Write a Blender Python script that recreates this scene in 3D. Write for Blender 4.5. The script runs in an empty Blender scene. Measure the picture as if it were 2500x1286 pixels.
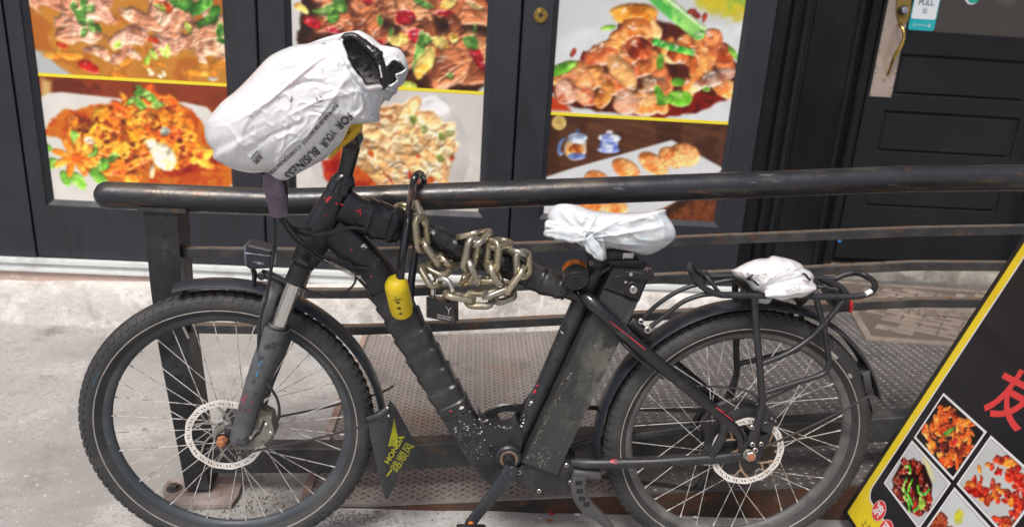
import bpy, math, random
import numpy as np
from mathutils import Vector, Matrix, noise as mn
from mathutils.bvhtree import BVHTree
S = bpy.context.scene
COL = S.collection
R = math.radians
random.seed(7)

# ---------------------------------------------------------------- camera
FPX, CZ = 1795.27, 1.256
YAW, PITCH, ROLL = .0623, .3025, .0619
def cam_rows(yaw, pitch, roll):
    cy, sy = math.cos(yaw), math.sin(yaw)
    F = Vector((sy*math.cos(pitch), cy*math.cos(pitch), -math.sin(pitch)))
    Rt = Vector((cy, -sy, 0)); D = F.cross(Rt)
    cr, sr = math.cos(roll), math.sin(roll)
    return Rt*cr-D*sr, D*cr+Rt*sr, F
CR, CD, CF = cam_rows(YAW, PITCH, ROLL)
CAM = Vector((0, 0, CZ))
cd = bpy.data.cameras.new('camera'); cam = bpy.data.objects.new('camera', cd); COL.objects.link(cam)
m = Matrix((( CR.x, -CD.x, -CF.x, 0), (CR.y, -CD.y, -CF.y, 0), (CR.z, -CD.z, -CF.z, CZ), (0, 0, 0, 1)))
cam.matrix_world = m
cd.sensor_width = 36; cd.lens = FPX/2500*36; cd.clip_start = .05; cd.clip_end = 300
cd.dof.use_dof = True; cd.dof.focus_distance = 1.73; cd.dof.aperture_fstop = 3.2
S.camera = cam

# ---------------------------------------------------------------- sky, sun, exposure
SUN_EL, SUN_AZ = R(58), R(205)
w = bpy.data.worlds.new('World'); S.world = w; w.use_nodes = True
nt = w.node_tree; bg = nt.nodes['Background']
sky = nt.nodes.new('ShaderNodeTexSky'); sky.sky_type = 'NISHITA'; sky.sun_disc = False
sky.sun_elevation = SUN_EL; sky.sun_rotation = SUN_AZ; sky.air_density = .5; sky.dust_density = 5; sky.ozone_density=.5
nt.links.new(sky.outputs[0], bg.inputs[0]); bg.inputs[1].default_value = .12
sd = bpy.data.lights.new('sun', 'SUN'); sun = bpy.data.objects.new('sun', sd); COL.objects.link(sun)
sd.energy = 2.3; sd.angle = R(16); sd.color = (1, .97, .92)
sdir = Vector((math.sin(SUN_AZ)*math.cos(SUN_EL), math.cos(SUN_AZ)*math.cos(SUN_EL), math.sin(SUN_EL)))
sun.rotation_euler = sdir.to_track_quat('Z', 'Y').to_euler()
S.view_settings.view_transform = 'Standard'; S.view_settings.look = 'None'
S.view_settings.exposure = .30; S.view_settings.gamma = 1

# ---------------------------------------------------------------- pixel of the photograph -> point on a real plane
def ray(x, y):
    return CR*((x-1250)/FPX)+CD*((y-643)/FPX)+CF
def onplane(x, y, p, n):
    r = ray(x, y); return CAM+r*((p-CAM).dot(n)/r.dot(n))
def PY(x, y, Y): return onplane(x, y, Vector((0, Y, 0)), Vector((0, 1, 0)))
def PZ(x, y, Z): return onplane(x, y, Vector((0, 0, Z)), Vector((0, 0, 1)))
def proj(P):
    c = P-CAM; z = c.dot(CF); return 1250+FPX*c.dot(CR)/z, 643+FPX*c.dot(CD)/z
PSI = .0137
E1 = Vector((math.cos(PSI), math.sin(PSI), 0)); NB = Vector((math.sin(PSI), -math.cos(PSI), 0)); EZ = Vector((0, 0, 1))
HR = Vector((.686, 1.5891, .335)); HF = HR-E1*1.23
def W(x, y, off=0.): return onplane(x, y, HR+NB*off, NB)      # bike plane, off metres toward the street
def Ws(pts, off=0.): return [W(p[0], p[1], p[2] if len(p) > 2 else off) for p in pts]
def mirror(P): d = (P-HR).dot(NB); return P-NB*(2*d)

# ---------------------------------------------------------------- materials
def lin(c):
    if isinstance(c, str):
        c = [int(c[i:i+2], 16)/255 for i in (0, 2, 4)]
        c = [x/12.92 if x <= .04045 else ((x+.055)/1.055)**2.4 for x in c]
    return (c[0], c[1], c[2], 1)
def mat(name, base, rough=.5, metal=0., layers=(), bumps=(), spec=None, coat=0., rvar=0., sss=0., alpha=1., trans=0., sheen=0., crinkle=0.):
    """layers: (colour, scale, lo, hi, detail, stretch) noise-masked colours; bumps: (scale, strength, distance, stretch)"""
    M = bpy.data.materials.new(name); M.use_nodes = True; t = M.node_tree; N = t.nodes; L = t.links
    b = N['Principled BSDF']; tc = N.new('ShaderNodeTexCoord')
    def nz(scale, detail, stretch, seed):
        mp = N.new('ShaderNodeMapping'); mp.inputs['Scale'].default_value = stretch; mp.inputs['Location'].default_value = (seed*3.7, seed*1.3, seed*2.1)
        L.new(tc.outputs['Object'], mp.inputs[0])
        n = N.new('ShaderNodeTexNoise'); n.inputs['Scale'].default_value = scale; n.inputs['Detail'].default_value = detail
        n.inputs['Roughness'].default_value = .62; L.new(mp.outputs[0], n.inputs['Vector']); return n.outputs[0]
    cur = N.new('ShaderNodeRGB'); cur.outputs[0].default_value = lin(base); cur = cur.outputs[0]
    for i, l in enumerate(layers):
        col, sc, lo, hi = l[:4]; det = l[4] if len(l) > 4 else 6; st = l[5] if len(l) > 5 else (1, 1, 1)
        mr = N.new('ShaderNodeMapRange'); mr.interpolation_type = 'SMOOTHSTEP'; mr.inputs[1].default_value = lo; mr.inputs[2].default_value = hi
        L.new(nz(sc, det, st, i+1), mr.inputs[0])
        mx = N.new('ShaderNodeMixRGB'); mx.inputs[2].default_value = lin(col); L.new(mr.outputs[0], mx.inputs[0]); L.new(cur, mx.inputs[1]); cur = mx.outputs[0]
    L.new(cur, b.inputs['Base Color'])
    b.inputs['Roughness'].default_value = rough; b.inputs['Metallic'].default_value = metal
    if spec is not None: b.inputs['Specular IOR Level'].default_value = spec
    b.inputs['Coat Weight'].default_value = coat; b.inputs['Alpha'].default_value = alpha
    if sss: b.inputs['Subsurface Weight'].default_value = sss; b.inputs['Subsurface Scale'].default_value = .02
    if trans: b.inputs['Transmission Weight'].default_value = trans
    if sheen: b.inputs['Sheen Weight'].default_value = sheen
    if rvar:
        mr = N.new('ShaderNodeMapRange'); mr.inputs[1].default_value = .3; mr.inputs[2].default_value = .7
        mr.inputs[3].default_value = max(.03, rough-rvar); mr.inputs[4].default_value = min(1, rough+rvar)
        L.new(nz(18, 5, (1, 1, 1), 9), mr.inputs[0]); L.new(mr.outputs[0], b.inputs['Roughness'])
    prev = None
    for i, l in enumerate(bumps):
        sc, st, di = l[:3]; sr = l[3] if len(l) > 3 else (1, 1, 1)
        bp = N.new('ShaderNodeBump'); bp.inputs['Strength'].default_value = st; bp.inputs['Distance'].default_value = di
        L.new(nz(sc, 6, sr, i+20), bp.inputs['Height'])
        if prev: L.new(prev, bp.inputs['Normal'])
        prev = bp.outputs[0]
    if crinkle:
        for k, (sc, st) in enumerate(((16, crinkle), (42, crinkle*.6))):
            mp = N.new('ShaderNodeMapping'); mp.inputs['Scale'].default_value = (1, 1, 1.0); L.new(tc.outputs['Object'], mp.inputs[0])
            nn = N.new('ShaderNodeTexNoise'); nn.inputs['Scale'].default_value = sc*.5; nn.inputs['Detail'].default_value = 2; L.new(mp.outputs[0], nn.inputs['Vector'])
            ad = N.new('ShaderNodeMixRGB'); ad.blend_type = 'ADD'; ad.inputs[0].default_value = .12; L.new(mp.outputs[0], ad.inputs[1]); L.new(nn.outputs['Color'], ad.inputs[2])
            vo = N.new('ShaderNodeTexVoronoi'); vo.inputs['Scale'].default_value = sc; L.new(ad.outputs[0], vo.inputs['Vector'])
            bp = N.new('ShaderNodeBump'); bp.inputs['Strength'].default_value = st; bp.inputs['Distance'].default_value = .09/sc; L.new(vo.outputs['Distance'], bp.inputs['Height'])
            if prev: L.new(prev, bp.inputs['Normal'])
            prev = bp.outputs[0]
        b.inputs['Coat Roughness'].default_value = .14
    if prev: L.new(prev, b.inputs['Normal'])
    return M
def vcmat(name, rough=.3):
    M = bpy.data.materials.new(name); M.use_nodes = True; t = M.node_tree; b = t.nodes['Principled BSDF']
    a = t.nodes.new('ShaderNodeAttribute'); a.attribute_name = 'Col'; t.links.new(a.outputs['Color'], b.inputs['Base Color'])
    b.inputs['Roughness'].default_value = rough; return M

# ---------------------------------------------------------------- mesh builder
class MB:
    def __init__(s): s.v = []; s.f = []; s.m = []; s.mi = 0
    def add(s, vs, fs):
        o = len(s.v); s.v += [Vector(v) for v in vs]; s.f += [[i+o for i in f] for f in fs]; s.m += [s.mi]*len(fs); return s
    def box(s, x0, x1, y0, y1, z0, z1):
        vs = [(x, y, z) for z in (z0, z1) for y in (y0, y1) for x in (x0, x1)]
        return s.add(vs, [(0, 2, 3, 1), (4, 5, 7, 6), (0, 1, 5, 4), (2, 6, 7, 3), (0, 4, 6, 2), (1, 3, 7, 5)])
    def obox(s, c, ax, ay, az, hx, hy, hz, bev=0):
        """oriented box, optional chamfer of the rim"""
        if not bev:
            vs = [c+ax*(hx*i)+ay*(hy*j)+az*(hz*k) for k in (-1, 1) for j in (-1, 1) for i in (-1, 1)]
            return s.add(vs, [(0, 2, 3, 1), (4, 5, 7, 6), (0, 1, 5, 4), (2, 6, 7, 3), (0, 4, 6, 2), (1, 3, 7, 5)])
        pts = []
        for a in range(16):
            t = a/16*2*math.pi+math.pi/16; cx = 1 if math.cos(t) > 0 else -1; cy = 1 if math.sin(t) > 0 else -1
            pts.append((cx*(hx-bev)+bev*math.cos(t), cy*(hy-bev)+bev*math.sin(t)))
        rings = []
        for k, ins in ((-hz, bev), (-hz+bev, 0), (hz-bev, 0), (hz, bev)):
            rings.append([c+ax*(p[0]*(1-ins/hx))+ay*(p[1]*(1-ins/hy))+az*k for p in pts])
        return s.loft(rings, True, True)
    def loft(s, rings, closed=True, caps=True):
        n = len(rings[0]); o = len(s.v); fs = []
        for r in rings: s.v += [Vector(p) for p in r]
        for i in range(len(rings)-1):
            for j in range(n if closed else n-1):
                k = (j+1) % n; fs.append([o+i*n+j, o+i*n+k, o+(i+1)*n+k, o+(i+1)*n+j])
        if caps: fs.append([o+j for j in range(n)][::-1]); fs.append([o+(len(rings)-1)*n+j for j in range(n)])
        s.f += fs; s.m += [s.mi]*len(fs); return s
    def prism(s, pts, d):
        """polygon (world points) extruded by vector d"""
        n = len(pts); a = [Vector(p) for p in pts]; b = [p+d for p in a]
        return s.add(a+b, [list(range(n))[::-1], list(range(n, 2*n))]+[[i, (i+1) % n, n+(i+1) % n, n+i] for i in range(n)])
    def tube(s, pts, r, seg=12, ref=None, power=2., caps=True, closed=False, rfun=None):
        pts = [Vector(p) for p in pts]; n = len(pts)
        rs = r if isinstance(r, (list, tuple)) else [r]*n
        rs = [(q, q) if not isinstance(q, (tuple, list)) else q for q in rs]
        rings = []; B = None
        for i, p in enumerate(pts):
            if closed: T = (pts[(i+1) % n]-pts[i-1])
            else: T = (pts[min(i+1, n-1)]-pts[max(i-1, 0)])
            T.normalize()
            if ref is not None: B = (ref-T*ref.dot(T))
            else:
                if B is None: B = T.orthogonal()
                B = B-T*B.dot(T)
            B.normalize(); A = T.cross(B)
            ring = []
            for k in range(seg):
                t = 2*math.pi*k/seg; c, q = math.cos(t), math.sin(t)
                if power != 2: c = math.copysign(abs(c)**(2/power), c); q = math.copysign(abs(q)**(2/power), q)
                f = rfun(i/(n-1), t) if rfun else 1
                ring.append(p+A*(rs[i][0]*c*f)+B*(rs[i][1]*q*f))
            rings.append(ring)
        if closed: rings.append(rings[0]); return s.loft(rings, True, False)
        return s.loft(rings, True, caps)
    def capsule(s, a, b, r, seg=20, flat=.6):
        a = Vector(a); b = Vector(b); d = (b-a).normalized(); pts = []; rs = []
        for t in (0.02, .25, .5, .75, 1): pts.append(a-d*(r*flat*(1-t**1)*1)); rs.append(r*math.sqrt(max(0, 1-(1-t)**2)))
        for t in (1, .75, .5, .25, .02): pts.append(b+d*(r*flat*(1-t))); rs.append(r*math.sqrt(max(0, 1-(1-t)**2)))
        return s.tube(pts, rs, seg)
    def cyl(s, c, ax, r, h, seg=24, bev=.0, r2=None):
        c = Vector(c); ax = Vector(ax).normalized(); r2 = r if r2 is None else r2
        if bev: return s.tube([c, c+ax*bev, c+ax*(h-bev), c+ax*h], [r-bev, r, r2, r2-bev], seg)
        return s.tube([c, c+ax*h], [r, r2], seg)
    def revolve(s, c, ax, e, prof, seg=96, a0=0, a1=2*math.pi):
        """prof: (radius, axial) closed profile around axis ax; e reference direction"""
        c = Vector(c); ax = Vector(ax).normalized(); e = Vector(e); g = ax.cross(e)
        full = abs(a1-a0-2*math.pi) < 1e-6; rings = []
        for i in range(seg+(0 if full else 1)):
            t = a0+(a1-a0)*i/seg; d = e*math.cos(t)+g*math.sin(t)
            rings.append([c+d*p[0]+ax*p[1] for p in prof])
        if full: rings.append(rings[0])
        return s.loft(rings, True, not full)
    def build(s, name, mats, parent=None, smooth=True, angle=40, label=None, origin=None):
        if not isinstance(mats, (list, tuple)): mats = [mats]
        me = bpy.data.meshes.new(name)
        if parent is not None: org = Vector(parent['_o'])
        else: org = Vector(origin) if origin is not None else Vector((0, 0, 0))
        me.from_pydata([v-org for v in s.v], [], s.f)
        for M in mats: me.materials.append(M)
        if len(mats) > 1:
            for p, i in zip(me.polygons, s.m): p.material_index = i
        if smooth:
            me.polygons.foreach_set('use_smooth', [True]*len(me.polygons))
            try: me.set_sharp_from_angle(angle=R(angle))
            except Exception: pass
        me.validate(); me.update()
        o = bpy.data.objects.new(name, me); COL.objects.link(o); o['_o'] = tuple(org)
        if parent is not None: o.parent = parent
        else: o.location = org
        if label: o['label'] = label
        return o
def thing(name, label, cat, loc=(0, 0, 0), group=None):
    o = bpy.data.objects.new(name, None); COL.objects.link(o); o.location = loc; o['_o'] = tuple(loc); o.empty_display_size = .1
    o['label'] = label; o['category'] = cat
    if group: o['group'] = group
    return o
def tag(o, label, cat, group=None, kind=None):
    o['label'] = label; o['category'] = cat
    if group: o['group'] = group
    if kind: o['kind'] = kind
    return o
def cr(pts, n=6):
    """Catmull-Rom through points (Vectors or tuples)"""
    P = [Vector(p) for p in pts]; out = []
    for i in range(len(P)-1):
        p0 = P[max(i-1, 0)]; p1 = P[i]; p2 = P[i+1]; p3 = P[min(i+2, len(P)-1)]
        for k in range(n):
            t = k/n; out.append(.5*((2*p1)+(p2-p0)*t+(2*p0-5*p1+4*p2-p3)*t*t+(3*p1-p0-3*p2+p3)*t**3))
    out.append(P[-1]); return out
def crr(rs, n=6):
    rs = [q if isinstance(q, (tuple, list)) else (q, q) for q in rs]; out = []
    for i in range(len(rs)-1):
        for k in range(n): t = k/n; out.append((rs[i][0]*(1-t)+rs[i+1][0]*t, rs[i][1]*(1-t)+rs[i+1][1]*t))
    out.append(rs[-1]); return out
def bvh_of(objs):
    vs = []; fs = []
    for o in objs:
        k = len(vs); org = Vector(o['_o']); vs += [v.co+org for v in o.data.vertices]; fs += [[i+k for i in p.vertices] for p in o.data.polygons]
    return BVHTree.FromPolygons(vs, fs)
def text_mesh(body, size=1., align='CENTER', bold=0., sx=1., spacing=1.):
    c = bpy.data.curves.new('t', 'FONT'); c.body = body; c.size = size; c.align_x = align; c.align_y = 'CENTER'; c.offset = bold; c.space_character = spacing; c.resolution_u = 3
    o = bpy.data.objects.new('t', c); COL.objects.link(o); bpy.context.view_layer.update()
    me = bpy.data.meshes.new_from_object(o.evaluated_get(bpy.context.evaluated_depsgraph_get()))
    vs = [(v.co.x*sx, v.co.y) for v in me.vertices]; fs = [list(p.vertices) for p in me.polygons]
    bpy.data.objects.remove(o); bpy.data.curves.remove(c); bpy.data.meshes.remove(me); return vs, fs
def decal(mb, bvh, polys, off=.0006, maxgap=.05):
    """polys: list of (vertices in photo pixels, faces); laid on the real surface seen there"""
    for vs, fs in polys:
        P = []
        for x, y in vs:
            d = ray(x, y).normalized(); h = bvh.ray_cast(CAM, d)
            P.append(None if h[0] is None else h[0]-d*off)
        ok = []
        for f in fs:
            if any(P[i] is None for i in f): continue
            if max((P[f[0]]-P[i]).length for i in f) > maxgap: continue
            ok.append(f)
        if ok: mb.add([p if p is not None else Vector((0, 0, 0)) for p in P], ok)
    used = sorted({i for f in mb.f for i in f}); mp = {k: i for i, k in enumerate(used)}
    mb.v = [mb.v[i] for i in used]; mb.f = [[mp[i] for i in f] for f in mb.f]
def text_px(body, p0, p1, h, sx=1., bold=0., flip=False, align_fit=True):
    """text laid in photo pixels from p0 (start of baseline centre) to p1, height h px"""
    vs, fs = text_mesh(body, 1., 'LEFT', bold)
    xs = [v[0] for v in vs]; ys = [v[1] for v in vs]; x0, x1 = min(xs), max(xs); y0, y1 = min(ys), max(ys)
    d = Vector((p1[0]-p0[0], p1[1]-p0[1])); u = d.normalized(); up = Vector((u.y, -u.x))
    out = []
    for x, y in vs:
        t = (x-x0)/(x1-x0); q = ((y-y0)/(y1-y0)-.5)*h; out.append((p0[0]+d.x*t+up.x*q, p0[1]+d.y*t+up.y*q))
    return out, fs
def speck(cx, cy, r, seed=0, el=1., ang=0.):
    rnd = random.Random(int(cx*13+cy*7+seed)); n = 7; vs = []
    for k in range(n):
        t = 2*math.pi*k/n; q = r*(.6+.7*rnd.random()); x = q*math.cos(t)*el; y = q*math.sin(t)
        vs.append((cx+x*math.cos(ang)-y*math.sin(ang), cy+x*math.sin(ang)+y*math.cos(ang)))
    return vs, [list(range(n))]

# ---------------------------------------------------------------- material library
m_paint = mat('black_metal_paint', '202124', .42, layers=[('3a3c40', 7, .45, .75), ('1a1b1e', 30, .55, .6)], bumps=[(160, .15, .001)], rvar=.12)
m_frame = mat('matte_black_frame', (.021, .022, .025), .4, layers=[((.04, .041, .045), 9, .5, .75), ((.012, .012, .014), 40, .55, .62)], bumps=[(260, .08, .0006)], rvar=.12)
m_gloss = mat('gloss_black_enamel', (.012, .012, .014), .16, layers=[((.035, .036, .038), 25, .55, .7)], rvar=.06, coat=.3)
m_wall = mat('black_timber_paint', (.020, .0225, .029), .5, spec=.4, layers=[((.026, .029, .037), 1.6, .42, .7), ((.017, .018, .021), 5, .5, .7, 6, (2, 2, .5)), ((.12, .12, .12), 95, .80, .83)], bumps=[(40, .12, .002, (3, 3, .4))], rvar=.1)
m_door = mat('shaded_door_paint', (.0085, .009, .0105), .5, spec=.3, layers=[((.012, .013, .0155), 3, .42, .7), ((.05, .028, .02), 9, .70, .74), ((.09, .09, .09), 95, .80, .83)], bumps=[(40, .12, .002, (3, 3, .4))], rvar=.1)  # black paint darkened to carry the recess shade on door and jamb
m_rail = mat('worn_black_rail', (.034, .036, .041), .3, metal=.45, layers=[((.10, .085, .07), 9, .5, .68, 8, (.4, 2, 2)), ((.12, .055, .03), 16, .58, .70, 8, (.5, 2, 2)), ((.16, .16, .165), 30, .62, .7, 8, (.3, 2, 2)), ((.15, .15, .15), 120, .70, .75)], bumps=[(70, .3, .002), (300, .2, .0006)], rvar=.16)
m_bar = mat('rusting_black_bar', (.026, .027, .029), .5, layers=[((.06, .058, .056), 14, .42, .7), ((.085, .04, .022), 26, .56, .72)], bumps=[(60, .5, .003), (260, .3, .0008)], rvar=.12)
m_bartop = mat('worn_bar_top', (.13, .11, .09), .55, layers=[((.16, .08, .045), 24, .45, .65), ((.05, .05, .05), 40, .55, .65)], bumps=[(80, .5, .002)])
m_conc = mat('sidewalk_concrete', (.355, .352, .345), .9, layers=[((.27, .262, .25), 1.3, .42, .62), ((.43, .42, .405), 3.1, .5, .7), ((.22, .21, .2), 6, .56, .72), ((.27, .262, .25), 90, .54, .62), ((.5, .495, .48), 60, .62, .68), ((.2, .195, .19), 2.6, .62, .70, 9, (1, 2.2, 1)), ((.19, .185, .18), 17, .68, .71), ((.13, .12, .11), 150, .64, .69), ((.42, .26, .17), 26, .73, .76)], bumps=[(30, .35, .006), (220, .5, .002)])
m_step = mat('rough_pale_concrete', (.55, .53, .50), .92, layers=[((.38, .36, .34), 5, .48, .66), ((.66, .65, .62), 11, .48, .62), ((.27, .25, .23), 40, .66, .72)], bumps=[(26, .8, .012), (130, .6, .004)])
m_sill = mat('white_painted_sill', (.66, .69, .68), .5, layers=[((.5, .52, .51), 9, .5, .7), ((.35, .34, .33), 40, .66, .72)], bumps=[(50, .2, .002)])
m_tile = mat('pink_tile_band', (.52, .38, .33), .7, layers=[((.42, .33, .29), 12, .45, .65), ((.6, .5, .46), 30, .55, .7)], bumps=[(80, .4, .003)])
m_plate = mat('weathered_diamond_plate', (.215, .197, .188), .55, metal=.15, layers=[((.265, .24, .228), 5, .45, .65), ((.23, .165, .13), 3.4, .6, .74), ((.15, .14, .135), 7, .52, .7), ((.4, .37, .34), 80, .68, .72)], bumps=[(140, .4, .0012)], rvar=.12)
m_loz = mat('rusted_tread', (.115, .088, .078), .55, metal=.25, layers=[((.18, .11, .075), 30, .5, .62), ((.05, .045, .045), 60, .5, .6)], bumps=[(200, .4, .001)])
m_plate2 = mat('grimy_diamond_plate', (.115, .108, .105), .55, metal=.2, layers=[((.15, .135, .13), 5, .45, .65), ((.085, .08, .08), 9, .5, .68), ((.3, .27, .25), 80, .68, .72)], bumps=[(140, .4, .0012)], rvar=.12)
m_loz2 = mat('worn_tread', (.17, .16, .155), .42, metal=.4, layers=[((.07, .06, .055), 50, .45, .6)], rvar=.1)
m_rust = mat('rusty_steel_edge', (.075, .032, .018), .8, layers=[((.05, .03, .022), 10, .45, .6), ((.15, .065, .03), 24, .56, .70), ((.02, .02, .02), 6, .56, .66)], bumps=[(60, .9, .004)])
m_rubber = mat('tyre_rubber', (.027, .028, .029), .72, layers=[((.048, .048, .047), 12, .42, .7), ((.085, .08, .075), 60, .66, .73)], bumps=[(300, .2, .0006)])
m_rim = mat('dusty_black_rim', (.034, .042, .05), .5, layers=[((.065, .075, .082), 6, .4, .68), ((.16, .155, .14), 45, .66, .74)], rvar=.1)
m_rimr = mat('grey_dusted_rim', (.075, .075, .076), .55, layers=[((.16, .155, .15), 6, .45, .66), ((.05, .05, .052), 14, .56, .68)], rvar=.1)
m_reflect = mat('grey_reflective_line', (.30, .285, .26), .45, layers=[((.2, .19, .17), 30, .45, .65)])
m_spoke = mat('steel_spoke', (.78, .77, .75), .36, metal=.6, layers=[((.35, .3, .26), 40, .5, .6)])
m_rotor = mat('pale_brake_rotor', (.80, .77, .73), .42, metal=.25, layers=[((.62, .58, .53), 20, .5, .7)])
m_arm = mat('tarnished_rotor_arm', (.38, .27, .19), .5, metal=.4, layers=[((.18, .14, .11), 50, .5, .65)])
m_armg = mat('grey_rotor_arm', (.25, .24, .21), .5, metal=.4, layers=[((.14, .13, .12), 50, .5, .65)])
m_dark = mat('dark_cutout', (.01, .01, .011), .6)
m_chrome = mat('scuffed_chrome', (.72, .71, .69), .2, metal=1, layers=[((.45, .40, .33), 30, .55, .68)], bumps=[(100, .1, .0006)], rvar=.1)
m_steel = mat('bolt_steel', (.6, .58, .54), .32, metal=.9, layers=[((.3, .24, .18), 60, .5, .65)])
m_rustnut = mat('rusty_nut', (.36, .13, .06), .75, layers=[((.2, .09, .05), 60, .45, .6)], bumps=[(200, .5, .001)])
m_fork = mat('scuffed_fork_leg', (.062, .065, .072), .5, layers=[((.11, .115, .12), 14, .42, .7), ((.035, .036, .04), 30, .55, .62)], bumps=[(200, .15, .0006)])
m_fend = mat('satin_black_fender', (.022, .026, .033), .34, layers=[((.045, .05, .058), 8, .45, .7), ((.13, .13, .13), 120, .72, .76)], rvar=.1)
m_tape = mat('black_tape', (.026, .0265, .028), .34, layers=[((.05, .051, .053), 18, .45, .68)], bumps=[(22, .35, .006), (220, .15, .0006)], rvar=.12)
m_tapeg = mat('shiny_black_tape', (.013, .013, .014), .25, layers=[((.035, .035, .036), 22, .5, .68), ((.14, .075, .045), 26, .70, .74)], bumps=[(20, .6, .008), (160, .3, .001)], rvar=.14)
m_cable = mat('black_cable', (.02, .02, .022), .42, layers=[((.05, .05, .052), 60, .5, .7)])
m_batt = mat('scratched_battery_shell', (.036, .037, .037), .34, layers=[((.105, .107, .09), 6, .5, .66, 6, (1, 1, .5)), ((.2, .2, .17), 44, .63, .69, 9, (3.5, 1, .5)), ((.03, .03, .03), 14, .5, .6)], bumps=[(180, .1, .0005)], rvar=.12)
m_plastic = mat('black_plastic', (.018, .018, .02), .42, layers=[((.04, .04, .042), 18, .5, .7)], rvar=.1)
m_white_bag = mat('white_plastic_bag', (.69, .70, .715), .27, layers=[((.60, .63, .665), 6, .45, .7), ((.52, .53, .54), 26, .68, .78)], bumps=[(9, .15, .006)], sss=.25, crinkle=.3, coat=.35, rvar=.1)
m_thin_bag = mat('thin_white_bag', (.62, .665, .70), .24, layers=[((.5, .56, .6), 9, .46, .62), ((.76, .78, .79), 16, .5, .62, 6, (1, 1, 3))], bumps=[(14, .3, .006)], sss=.25, crinkle=.4, coat=.4)
m_ink = mat('black_ink', (.03, .03, .035), .5)
m_inkg = mat('faded_grey_ink', (.2, .21, .22), .5, layers=[((.45, .46, .47), 70, .5, .6)])
m_fleece = mat('charcoal_fleece', (.13, .127, .125), .95, layers=[((.2, .195, .19), 70, .45, .6)], bumps=[(60, 1, .01), (300, 1, .004)], sheen=.4)
m_satin = mat('black_satin', (.008, .008, .009), .3, bumps=[(40, .5, .006)], sheen=.1)
m_yellow = mat('yellow_plastic', (.88, .66, .02), .38, layers=[((.85, .66, .07), 10, .5, .7), ((.45, .3, .03), 60, .69, .73)], rvar=.1)
m_ybag = mat('yellow_film', (.75, .47, .01), .32, bumps=[(50, .5, .004)])
m_chain = mat('brass_tinted_chain_steel', (.45, .405, .295), .3, metal=.85, layers=[((.36, .35, .31), 16, .5, .64), ((.54, .48, .25), 10, .55, .7), ((.2, .17, .14), 60, .58, .68)], bumps=[(120, .25, .001)], rvar=.12)
m_pad = mat('dark_polished_padlock', (.05, .05, .052), .22, metal=.8, layers=[((.16, .15, .14), 22, .55, .7)], rvar=.08)
m_pcore = mat('brown_lock_plate', (.2, .14, .115), .5, metal=.5)
m_amber = mat('amber_plastic', (.62, .17, .02), .22, layers=[((.35, .08, .01), 70, .5, .62)], coat=.4)
m_red = mat('red_lens', (.6, .02, .03), .2, coat=.5)
m_redp = mat('red_paint_scuff', (.55, .03, .05), .5)
m_whitep = mat('white_paint_chip', (.75, .74, .72), .6)
m_bluep = mat('blue_paint_scuff', (.05, .25, .5), .5)
m_purple = mat('purple_grey_cloth', (.15, .115, .155), .8, layers=[((.22, .18, .22), 20, .45, .65)], bumps=[(90, .5, .003, (3, 3, .5))])
m_crank = mat('dark_crank_alloy', (.035, .039, .046), .38, metal=.3, layers=[((.075, .08, .09), 16, .52, .7), ((.16, .16, .16), 50, .66, .72)], rvar=.1)
m_flap = mat('scuffed_rubber_flap', (.038, .04, .044), .55, layers=[((.065, .068, .07), 12, .45, .68)], bumps=[(60, .2, .002)])
m_yprint = mat('faded_yellow_print', (.62, .62, .03), .5, layers=[((.3, .3, .05), 110, .55, .62)])
m_brass = mat('polished_brass', (.62, .43, .12), .2, metal=1, layers=[((.35, .22, .06), 20, .5, .66)], rvar=.1)
m_kick = mat('worn_brass_plate', (.50, .41, .34), .38, metal=.6, layers=[((.6, .5, .42), 7, .42, .66), ((.33, .24, .19), 18, .58, .68), ((.25, .1, .04), 44, .70, .74)], bumps=[(40, .15, .002)], rvar=.12)
m_mat = mat('dirty_rubber_mat', (.19, .155, .125), .9, layers=[((.26, .21, .175), 5, .45, .65), ((.11, .085, .07), 16, .52, .7)], bumps=[(160, .8, .002)])
m_matd = mat('dark_mat_brick', (.12, .088, .078), .9, layers=[((.17, .13, .11), 30, .45, .65)], bumps=[(160, .8, .002)])
# ================================================================ SETTING
def struct(o): o['kind'] = 'structure'; return o
# ground: a sheet finely divided near the camera so that it can be slightly uneven
mb = MB(); gx = [-25, -6, -3]+[-2.4+.06*i for i in range(84)]+[3, 6, 25]; gy = [-25, -5, -1]+[.6+.06*i for i in range(42)]+[6, 25]
for y in gy:
    for x in gx:
        h = mn.noise(Vector((x*1.7, y*1.7, 0)))*.004+mn.noise(Vector((x*7, y*7, 3)))*.0018 if abs(x) < 2.5 and .6 <= y < 3 else 0
        mb.v.append(Vector((x, y, h-.004)))
nx = len(gx)
mb.f = [[j*nx+i, j*nx+i+1, (j+1)*nx+i+1, (j+1)*nx+i] for j in range(len(gy)-1) for i in range(nx-1)]; mb.m = [0]*len(mb.f)
struct(mb.build('sidewalk', m_conc))
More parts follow.
